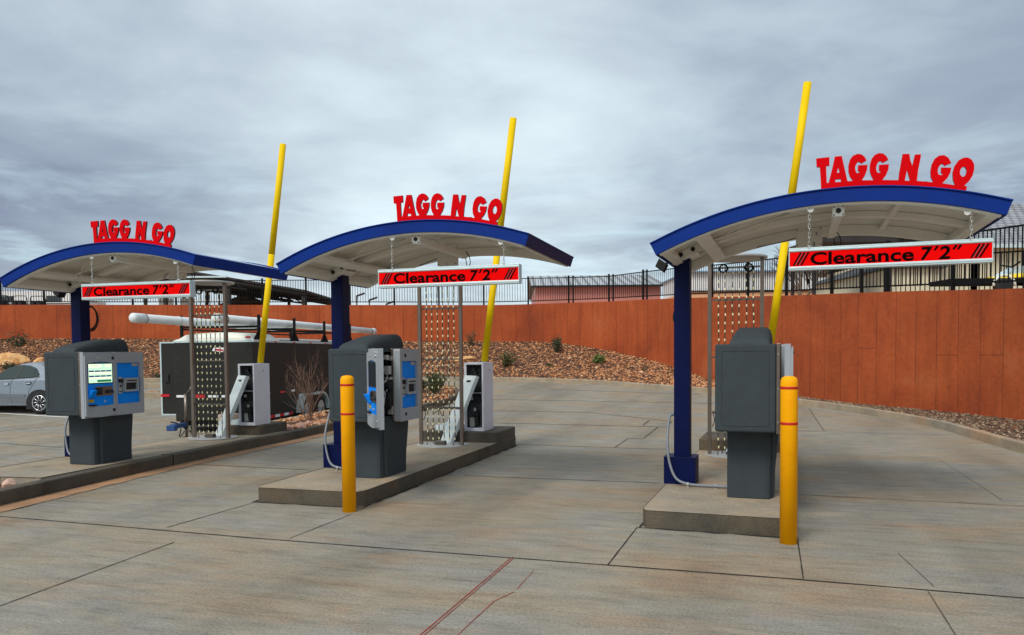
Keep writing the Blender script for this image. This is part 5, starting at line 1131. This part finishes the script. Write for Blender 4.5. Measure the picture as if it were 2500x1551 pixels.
def shrub(label, loc, h, w_, leaf, nst=14, nleaf=420, ls=.05, cat='shrub', bare=False, seed=0, upright=.7, group=None, twig='twig', stemr=.008):
    rnd = random.Random(seed); t = thing('bare_shrub' if bare else 'shrub', label, cat, loc, 0, group)
    m = MB(); tips = []
    def grow(p, d, l, r, depth):
        pts = [p]; q = p.copy()
        for i in range(4): d = (d+Vector((rnd.uniform(-.22, .22), rnd.uniform(-.22, .22), rnd.uniform(-.05, .15)))).normalized(); q = q+d*l/4; pts.append(q.copy()); tips.append((q.copy(), d.copy()))
        m.tube(pts, [r*(1-.16*i) for i in range(5)], 4, caps=False)
        if depth > 0:
            for _ in range(rnd.randint(2, 4) if not bare else rnd.randint(3, 5)):
                b_ = pts[rnd.randint(1, 4)]; dd = (d+Vector((rnd.uniform(-.8, .8), rnd.uniform(-.8, .8), rnd.uniform(-.1, .5)))).normalized(); grow(b_, dd, l*rnd.uniform(.4, .65), r*.6, depth-1)
    for i in range(nst):
        a = rnd.uniform(0, 2*pi); k = rnd.uniform(.0, 1); d = Vector((cos(a)*k*w_/h, sin(a)*k*w_/h, upright)).normalized(); grow(Vector((cos(a)*.03, sin(a)*.03, -.03)), d, h*rnd.uniform(.55, .85), stemr, 2 if bare else 1)
    m.build('stem', twig, t)
    if nleaf:
        m = MB()
        for _ in range(nleaf):
            p, d = rnd.choice(tips); p = p+Vector((rnd.gauss(0, 1), rnd.gauss(0, 1), rnd.gauss(0, .8)))*ls*.9
            a = Vector((rnd.uniform(-1, 1), rnd.uniform(-1, 1), rnd.uniform(-.3, 1))).normalized(); b_ = a.cross(Vector((rnd.uniform(-1, 1), rnd.uniform(-1, 1), rnd.uniform(-1, 1)))).normalized(); s = ls*rnd.uniform(.5, 1.2)
            m.add([p-a*s, p+b_*s*.4, p+a*s, p-b_*s*.4], [(0, 1, 2, 3)])
        m.build('foliage', leaf, t)
    return t
shrub('dark wispy shrub on the bank above the golden boulder', (-21.1, 33.2, 1.95), .62, .40, 'leaf_dark', 12, 420, .055, seed=1)
shrub('low dark shrub right at the lower edge of the golden boulder', (-20.2, 31.0, 1.0), .35, .45, 'leaf_dark', 12, 420, .05, seed=2)
shrub('dark green pointed shrub high on the bank below the wall pockmarks', (1.81, 30.62, 1.5), .58, .26, 'leaf_dark', 16, 600, .05, seed=3)
shrub('olive bushy shrub on the bank right of the middle gate cabinet', (-.2, 29.75, .98), .52, .38, 'leaf_olive', 18, 700, .045, seed=4)
shrub('round bright green tuft low on the bank', (3.24, 28.82, 1.1), .30, .24, 'leaf_bright', 22, 700, .05, seed=5)
shrub('tiny olive plant at the middle of the bank', (1.39, 29.14, 1.0), .14, .2, 'leaf_olive', 8, 160, .035, seed=6)
shrub('tiny grey green plant low on the bank left of the nearest canopy post', (4.54, 26.73, .85), .13, .16, 'leaf_olive', 8, 140, .03, seed=7)
shrub('reddish wispy shrub against the wall right of the middle steel frame', (-1.7, 32.53, 1.78), .6, .3, 'leaf_dark', 10, 200, .045, seed=8, upright=1.0)
shrub('dark shrub low on the far bank between the left kiosk and the trailer door', (-13.5, 29.7, .45), .55, .35, 'leaf_dark', 12, 400, .05, seed=9)
shrub('full olive green bush in the planter seen through the middle steel frame', (-2.15, 21.35, .45), .52, .38, 'leaf_olive', 26, 1500, .04, seed=10)
shrub('darker low bush in the planter left of the olive green bush', (-2.62, 21.9, .47), .38, .30, 'leaf_dark', 18, 800, .045, seed=11)
shrub('leafless brown shrub in front of the trailer wheels', (-4.02, 15.3, .22), 1.0, .55, None, 13, 0, bare=True, seed=12, upright=1.1)
# planter behind the car park, seen between the left kiosk and the trailer
def planter2():
    pts = [(-15.5, 25.3), (-13, 24.6), (-10, 24.0), (-7.5, 23.7), (-7.2, 25.6), (-9, 26.4), (-12.5, 26.9), (-15.5, 27.2)]
    pts = pts+[pts[0]]; d = dense(pts, .5); inn = offset_poly(d, .15); m = MB(); ribbon_solid(m, inn, d, lambda x, y: G(x, y)+.16, lambda x, y: G(x, y)-.2); tag(m.build('kerb', 'kerb'), kind='structure')
    m = MB(); m.prism_full(pts[:-1], -.3, .12, 'z'); tag(m.build('planter_soil', 'gravel_base'), kind='structure')
    p, s = [], []
    for _ in range(1100): x, y = random.uniform(-15.3, -7.6), random.uniform(24.3, 26.5); p.append((x, y, .15+random.uniform(0, .22)*(1-abs(y-25.4)/1.3))); s.append(random.uniform(.05, .09))
    stone_mesh(p, s, 'gravel', 'gravel_stone', 'rust coloured gravel in the planter left of the trailer door')
planter2()

# ------------------------------------------------------------------ above the wall
UZ = 3.3
def house_box(name, label, cat, x0, x1, y0, y1, z0, z1, wm, rm, ridge, over=.3, ridge_axis='x', slope_front=True):
    t = thing(name, label, cat, ((x0+x1)/2, (y0+y1)/2, z0)); O = ((x0+x1)/2, (y0+y1)/2, z0)
    m = MB(); m.box(x0, x1, y0, y1, z0, z1); m.shift(O).build('wall', wm, t)
    yc = (y0+y1)/2
    m = MB(); vs = [(x0-over, y0-over, z1), (x1+over, y0-over, z1), (x1+over, yc, ridge), (x0-over, yc, ridge), (x0-over, y1+over, z1), (x1+over, y1+over, z1)]; th = .10
    m.add(vs+[(a, b, c-th) for a, b, c in vs], [(0, 1, 2, 3), (3, 2, 5, 4), (6, 9, 8, 7), (9, 10, 11, 8), (0, 6, 7, 1), (4, 5, 11, 10), (0, 3, 9, 6), (3, 4, 10, 9), (1, 7, 8, 2), (2, 8, 11, 5)])
    sl = math.hypot(yc-y0+over, ridge-z1); uv = [(a, 0 if i in (0, 1, 4, 5) else sl) for i, (a, b, c) in enumerate(vs)]*2
    m.shift(O).build('roof', rm, t, uv=uv)
    m = MB(); m.box(x0-over, x1+over, y0-over-.08, y0-over, z1-.12, z1-.0); m.shift(O).build('gutter', 'black' if rm == 'roof_corrug' else 'aluminium', t)
    return t, O
house_box('pink_building', 'pink metal building with grey corrugated roof beyond the fence at centre', 'building', 1.55, 9.4, 49, 60, UZ-.5, 5.72, 'pink_metal', 'roof_corrug', 6.9)
m = MB(); t = thing('storage_building', 'tan and white walled building beyond the fence right of the pink one', 'building', (12, 38, UZ-.5))
m.box(8.6, 16.2, 38, 44, UZ-.5, 4.45); m.shift((12, 38, UZ-.5)).build('lower_wall', 'tan_wall', t); m = MB(); m.box(8.6, 16.2, 38.02, 44, 4.45, 5.35); m.shift((12, 38, UZ-.5)).build('upper_wall', 'white_wall', t)
m = MB(); m.box(8.5, 16.3, 37.9, 38.02, 4.43, 4.47); m.shift((12, 38, UZ-.5)).build('ledge', 'black', t); m = MB(); m.box(8.5, 16.3, 37.8, 44.1, 5.35, 5.42); m.shift((12, 38, UZ-.5)).build('roof', 'roof_metal', t)
ht, O = house_box('tiled_house', 'beige house with grey tiled roof above the fence at the right edge', 'house', 14.6, 30, 26.5, 36, UZ-1, 5.0, 'beige_wall', 'tile_roof', 7.3, over=.35)
m = MB(); m.box(12.9, 14.6, 26.4, 33, UZ-1, 4.25); m.shift(O).build('side_wall', 'beige_wall', ht)
m = MB(); m.hexa([(12.7, 26.2, 4.25), (14.7, 26.2, 4.25), (14.7, 33, 4.25), (12.7, 33, 4.25)], [(12.8, 26.2, 4.35), (14.7, 26.2, 5.0), (14.7, 33, 5.0), (12.8, 33, 4.35)]); m.shift(O).build('side_roof', 'tile_roof', ht)
# dark patio roof on posts beside the house
gz_ = thing('patio_shade', 'dark pitched patio shade just above the right clearance sign', 'shade', (11.3, 27, UZ-.4)); O = (11.3, 27, UZ-.4)
m = MB(); m.prism_full([(9.9, 5.17), (11.0, 5.42), (12.9, 5.2), (12.9, 5.1), (9.9, 5.12)], 26, 28.5, 'y'); m.shift(O).build('roof', 'shed_roof', gz_)
for x in (10.2, 12.7):
    for y in (26.2, 28.2): m = MB(); m.box(x-.05, x+.05, y-.05, y+.05, UZ-.4, 5.12); m.shift(O).build('post', 'shed_steel', gz_)
# black yard gate in front of the house
yg = thing('yard_gate', 'black metal yard fence with bars in front of the beige house', 'fence', (12.6, 22.5, 3.0)); O = (12.6, 22.5, 3.0)
for a, b in (((10.9, 22.6), (13.2, 22.2)), ((13.2, 22.2), (15.6, 21.6))):
    for x, y in (a, b): m = MB(); m.box(x-.06, x+.06, y-.06, y+.06, 2.7, 4.35); m.shift(O).build('post', 'fence_black', yg)
    m = MB(); d = (b[0]-a[0], b[1]-a[1])
    for z in (3.05, 4.2): m.tube([(a[0], a[1], z), (b[0], b[1], z+.08)], .025, 4)
    for k in range(1, 18): x, y = a[0]+d[0]*k/18, a[1]+d[1]*k/18; m.box(x-.01, x+.01, y-.01, y+.01, 3.0, 4.22)
    m.shift(O).build('bar_panel', 'fence_black', yg)
# yellow personal watercraft on a black trailer
jt = thing('boat_trailer', 'low black trailer carrying the yellow watercraft behind the fence', 'trailer', (11.6, 17.9, 2.72)); O = (11.6, 17.9, 2.72)
m = MB(); m.box(9.9, 13.2, 17.5, 17.6, 2.98, 3.09); m.box(9.9, 13.2, 18.3, 18.4, 2.98, 3.09); m.box(9.9, 10.0, 17.6, 18.3, 2.98, 3.09); m.shift(O).build('frame', 'fence_black', jt, bevel=.01)
m = MB(); m.tube([(11.0+.24*cos(a), 17.36, 2.90+.24*sin(a)) for a in [pi*i/10 for i in range(11)]], .03, 6); m.shift(O).build('fender', 'trailer_white', jt)
m = MB(); m.lathe([(.09, .0), (.19, .0), (.2, .03), (.2, .12), (.09, .14)], 20, (11.0, 17.34, 2.88), 'y'); m.shift(O).build('wheel', 'rubber', jt)
js = thing('watercraft', 'yellow watercraft with black seat and handlebar on the trailer at the right edge', 'watercraft', (11.6, 17.95, 3.12)); O = (11.6, 17.95, 3.12)
m = MB(); prof = [(.85, .10, .34, .08), (1.1, .22, .30, .13), (1.5, .36, .26, .17), (2.0, .42, .26, .20), (2.6, .42, .26, .20), (3.0, .38, .28, .18)]; vs = []
for x, hw, zb, h in prof: vs += [(10.15+x, 17.95-hw*.5, 3.05), (10.15+x, 17.95-hw, 3.05+h*.4), (10.15+x, 17.95-hw*.75, 3.05+h), (10.15+x, 17.95+hw*.75, 3.05+h), (10.15+x, 17.95+hw, 3.05+h*.4), (10.15+x, 17.95+hw*.5, 3.05)]
m.add(vs, [(6*i+k, 6*i+6+k, 6*i+6+(k+1) % 6, 6*i+(k+1) % 6) for i in range(5) for k in range(6)]+[(5, 4, 3, 2, 1, 0), tuple(30+i for i in range(6))]); m.shift(O).build('hull', 'jet_yellow', js, bevel=.03)
m = MB(); m.prism_full([(11.75, 3.22), (11.9, 3.36), (12.2, 3.33), (12.7, 3.38), (13.0, 3.32), (13.0, 3.2), (11.75, 3.2)], 17.80, 18.10, 'y'); m.shift(O).build('seat', 'rubber', js, bevel=.03)
m = MB(); m.prism_full([(11.25, 3.16), (11.6, 3.36), (11.8, 3.34), (11.8, 3.18)], 17.76, 18.14, 'y'); m.shift(O).build('cowl', 'aluminium', js, bevel=.03)
m = MB(); m.tube([(11.5, 17.6, 3.46), (11.55, 17.95, 3.38), (11.5, 18.3, 3.46)], .022, 6); m.shift(O).build('handlebar', 'rubber', js)

def tree(label, loc, h, seed, mt='bark', spread=.8, depth=5, r0=.12, group='bare trees beyond the fence'):
    rnd = random.Random(seed); t = thing('bare_tree', label, 'tree', loc, 0, group); trunk, br = MB(), MB()
    def grow(p, d, l, r, k):
        pts = [p]; q = p
        for i in range(3): d = (d+Vector((rnd.uniform(-.18, .18), rnd.uniform(-.18, .18), rnd.uniform(-.04, .12)))).normalized(); q = q+d*l/3; pts.append(q)
        (trunk if k == depth else br).tube(pts, [r, r*.88, r*.78, r*.68], 6 if k > 3 else 3, caps=False)
        if k > 0:
            for _ in range(4 if k > 1 else 3):
                dd = (d+Vector((rnd.uniform(-1, 1), rnd.uniform(-1, 1), rnd.uniform(-.3, .6)))*spread).normalized(); grow(pts[rnd.choice((2, 3, 3))], dd, l*rnd.uniform(.6, .8), r*.56, k-1)
    grow(Vector((0, 0, -.2)), Vector((0, 0, 1)), h*.3, r0, depth)
    trunk.build('trunk', mt, t); br.build('crown', mt, t)
tree('bare dark branched tree behind the fence just left of the right clearance sign', (12.6, 37.0-3.5, UZ-.3), 4.1, 3)
tree('pale grey leafless tree behind the fence below the right clearance sign', (15.9, 36.8, UZ-.6), 3.2, 5, 'twig_grey', .6)
tree('bare dark tree behind the fence beside the hanging black cord', (17.5, 44.0, UZ-.3), 4.4, 9)
def hills():
    m = MB(); vs = []; nx, ny = 60, 8; rnd = random.Random(4)
    for j in range(ny+1):
        for i in range(nx+1):
            x = 60+380*i/nx; y = 330+140*j/ny; u = i/nx; h = 26*math.exp(-((u-.19)/.10)**2)+20*math.exp(-((u-.36)/.12)**2)+10*math.exp(-((u-.7)/.3)**2)
            vs.append((x, y, 2+h*sin(pi*(j/ny)*.98+.02)*(1+.12*sin(i*1.7+j)+.08*rnd.uniform(-1, 1))))
    m.add(vs, [(j*(nx+1)+i, j*(nx+1)+i+1, (j+1)*(nx+1)+i+1, (j+1)*(nx+1)+i) for j in range(ny) for i in range(nx)], True); tag(m.build('hills', 'hill_rock'), kind='structure')
hills()
# open steel shed with sloping roof, behind the left canopy
sh = thing('open_shed', 'dark open sided steel shed with sloping roof beyond the wall at left', 'shed', (-20, 52, UZ)); O = (-20, 52, UZ)
def sl(x): return 8.1-(x+27)*.175
for x0, x1, n_ in ((-27, -13.2, 'roof'),):
    m = MB(); m.add([(x0, 50, sl(x0)), (x1, 50, sl(x1)), (x1, 64, sl(x1)), (x0, 64, sl(x0)), (x0, 50, sl(x0)-.12), (x1, 50, sl(x1)-.12), (x1, 64, sl(x1)-.12), (x0, 64, sl(x0)-.12)], [(0, 1, 2, 3), (7, 6, 5, 4), (0, 4, 5, 1), (1, 5, 6, 2), (2, 6, 7, 3), (3, 7, 4, 0)]); m.shift(O).build('roof', 'shed_roof', sh)
for y in (50.1, 53.5, 57, 60.5, 63.8):
    m = MB(); m.tube([(-27, y, sl(-27)-.3), (-13.2, y, sl(-13.2)-.3)], .12, 4); m.tube([(-27, y, sl(-27)-1.0), (-17, y, sl(-17)-.6)], .07, 4)
    for k in range(8): x = -27+k*1.3; m.tube([(x, y, sl(x)-.3), (x+.65, y, sl(x)-.95+k*.04)], .045, 4)
    m.shift(O).build('rafter', 'shed_steel', sh)
for x in (-26.8, -22.3, -18.2, -13.4):
    for y in (50.2, 57, 63.7): m = MB(); m.box(x-.10, x+.10, y-.10, y+.10, UZ-.3, sl(x)-.25); m.shift(O).build('post', 'shed_steel', sh)
m = MB(); m.box(-27, -18.2, 49.85, 49.98, sl(-18.2)-.05, sl(-18.2)+.06); m.shift(O).build('fascia_board', 'aluminium', sh)
rock('covered_heap', 'dark brown covered heap under the open steel shed', (-19.3, 56, 4.6), (2.3, 1.6, 1.25), 'hay', cat='heap', seed=31, sub=3)
for i, (x, lb) in enumerate(((-24.9, 'first white corrugated panel standing upright under the shed, left of the coils'), (-23.4, 'second white corrugated panel standing upright under the shed'))):
    m = MB(); m.box(x, x+1.0, 55, 55.06, UZ, 5.6); m.box(x, x+.03, 54.97, 55.0, UZ, 5.6); m.box(x+.45, x+.48, 54.97, 55.0, UZ, 5.6); tag(m.build('panel', 'white_wall'), lb, 'panel')
# white travel trailer behind the fence at the far left
rv = thing('travel_trailer', 'long white travel trailer behind the fence at the far left', 'trailer', (-25.5, 41, UZ)); O = (-25.5, 41, UZ)
m = MB(); m.prism_full([(-31, 3.6), (-31, 4.72), (-30.7, 4.95), (-23.2, 4.95), (-22.6, 4.5), (-22.6, 3.6)], 41, 43.3, 'y'); m.shift(O).build('body', 'white_wall', rv, bevel=.05)
m = MB(); m.box(-30.9, -22.7, 40.985, 41, 4.30, 4.36); m.box(-30.9, -22.7, 40.985, 41, 4.18, 4.21); m.shift(O).build('stripe', 'steel_dark', rv)
for x in (-29.5, -27, -24.5): m = MB(); m.box(x, x+.8, 40.98, 41, 4.42, 4.75); m.shift(O).build('window', 'mirror_glass', rv)
# three hooped carts
ct = thing('hooped_cart', 'black framed cart with hooped rail above the wall, leftmost of three', 'cart', (-24.6, 37.5, 3.7), 0, 'hooped carts above the far left wall')
m = MB(); m.tube([(-.36, 0, 0)]+catmull([(-.36, 0, .62), (-.33, 0, .76), (-.24, 0, .80), (.24, 0, .80), (.33, 0, .76), (.38, 0, .60)], 3)+[(.38, 0, 0)], .02, 6); m.build('hoop', 'fence_black', ct)
for x in (-.16, .12): m = MB(); m.box(x-.11, x+.11, -.2, .2, .12, .58); m.build('seat', 'rubber', ct, bevel=.03)
m = MB(); m.box(-.5, .45, -.3, .3, .0, .14); m.build('deck', 'fence_black', ct)
dup(ct, (-23.85+.14, 37.5, 3.67), 0, 'black framed cart with hooped rail above the wall, middle of three'); dup(ct, (-22.82, 37.5, 3.65), 0, 'black framed cart with hooped rail above the wall, right of three')
# far lamp posts
for i, (x, h, lb) in enumerate(((-14.7, 5.9, 'tallest distant lamp post right of the middle blue column'), (-13.5, 5.5, 'middle distant lamp post seen through the fence'), (-11.9, 5.1, 'shortest distant lamp post seen through the fence'))):
    t = thing('street_lamp', lb, 'lamp', (x, 74, UZ), 0, 'distant lamp posts beyond the fence'); m = MB(); m.tube([(0, 0, -.3), (0, 0, h-UZ+1.2)], .07, 6); m.build('pole', 'shed_steel', t)
    m = MB(); m.hexa([(0, -.15, h-UZ+1.1), (.75, -.15, h-UZ+1.35), (.75, .15, h-UZ+1.35), (0, .15, h-UZ+1.1)], [(0, -.15, h-UZ+1.25), (.75, -.15, h-UZ+1.5), (.75, .15, h-UZ+1.5), (0, .15, h-UZ+1.25)]); m.build('lamp_head', 'shed_steel', t)
# overhead wires far left and across
up = thing('utility_pole', 'wooden utility pole hidden behind the leftmost canopy post', 'pole', (-39.2, 70, UZ))
m = MB(); m.tube([(0, 0, -.3), (0, 0, 4.6)], .12, 8); m.build('pole', 'bark', up); m = MB(); m.box(-.9, .9, -.05, .05, 4.1, 4.22); m.build('crossarm', 'bark', up)
for dz, lb in ((0, 'upper thin overhead wire at the far left edge'), (-.55, 'lower thin overhead wire at the far left edge')):
    m = MB(); m.tube([(-75+35.8*i/12, 70, 15.5+dz*2.2-(7.9)*i/12-dz*1.2*i/12-.8*sin(pi*i/12)) for i in range(13)], .014, 4); tag(m.build('overhead_wire', 'black'), lb, 'wire')
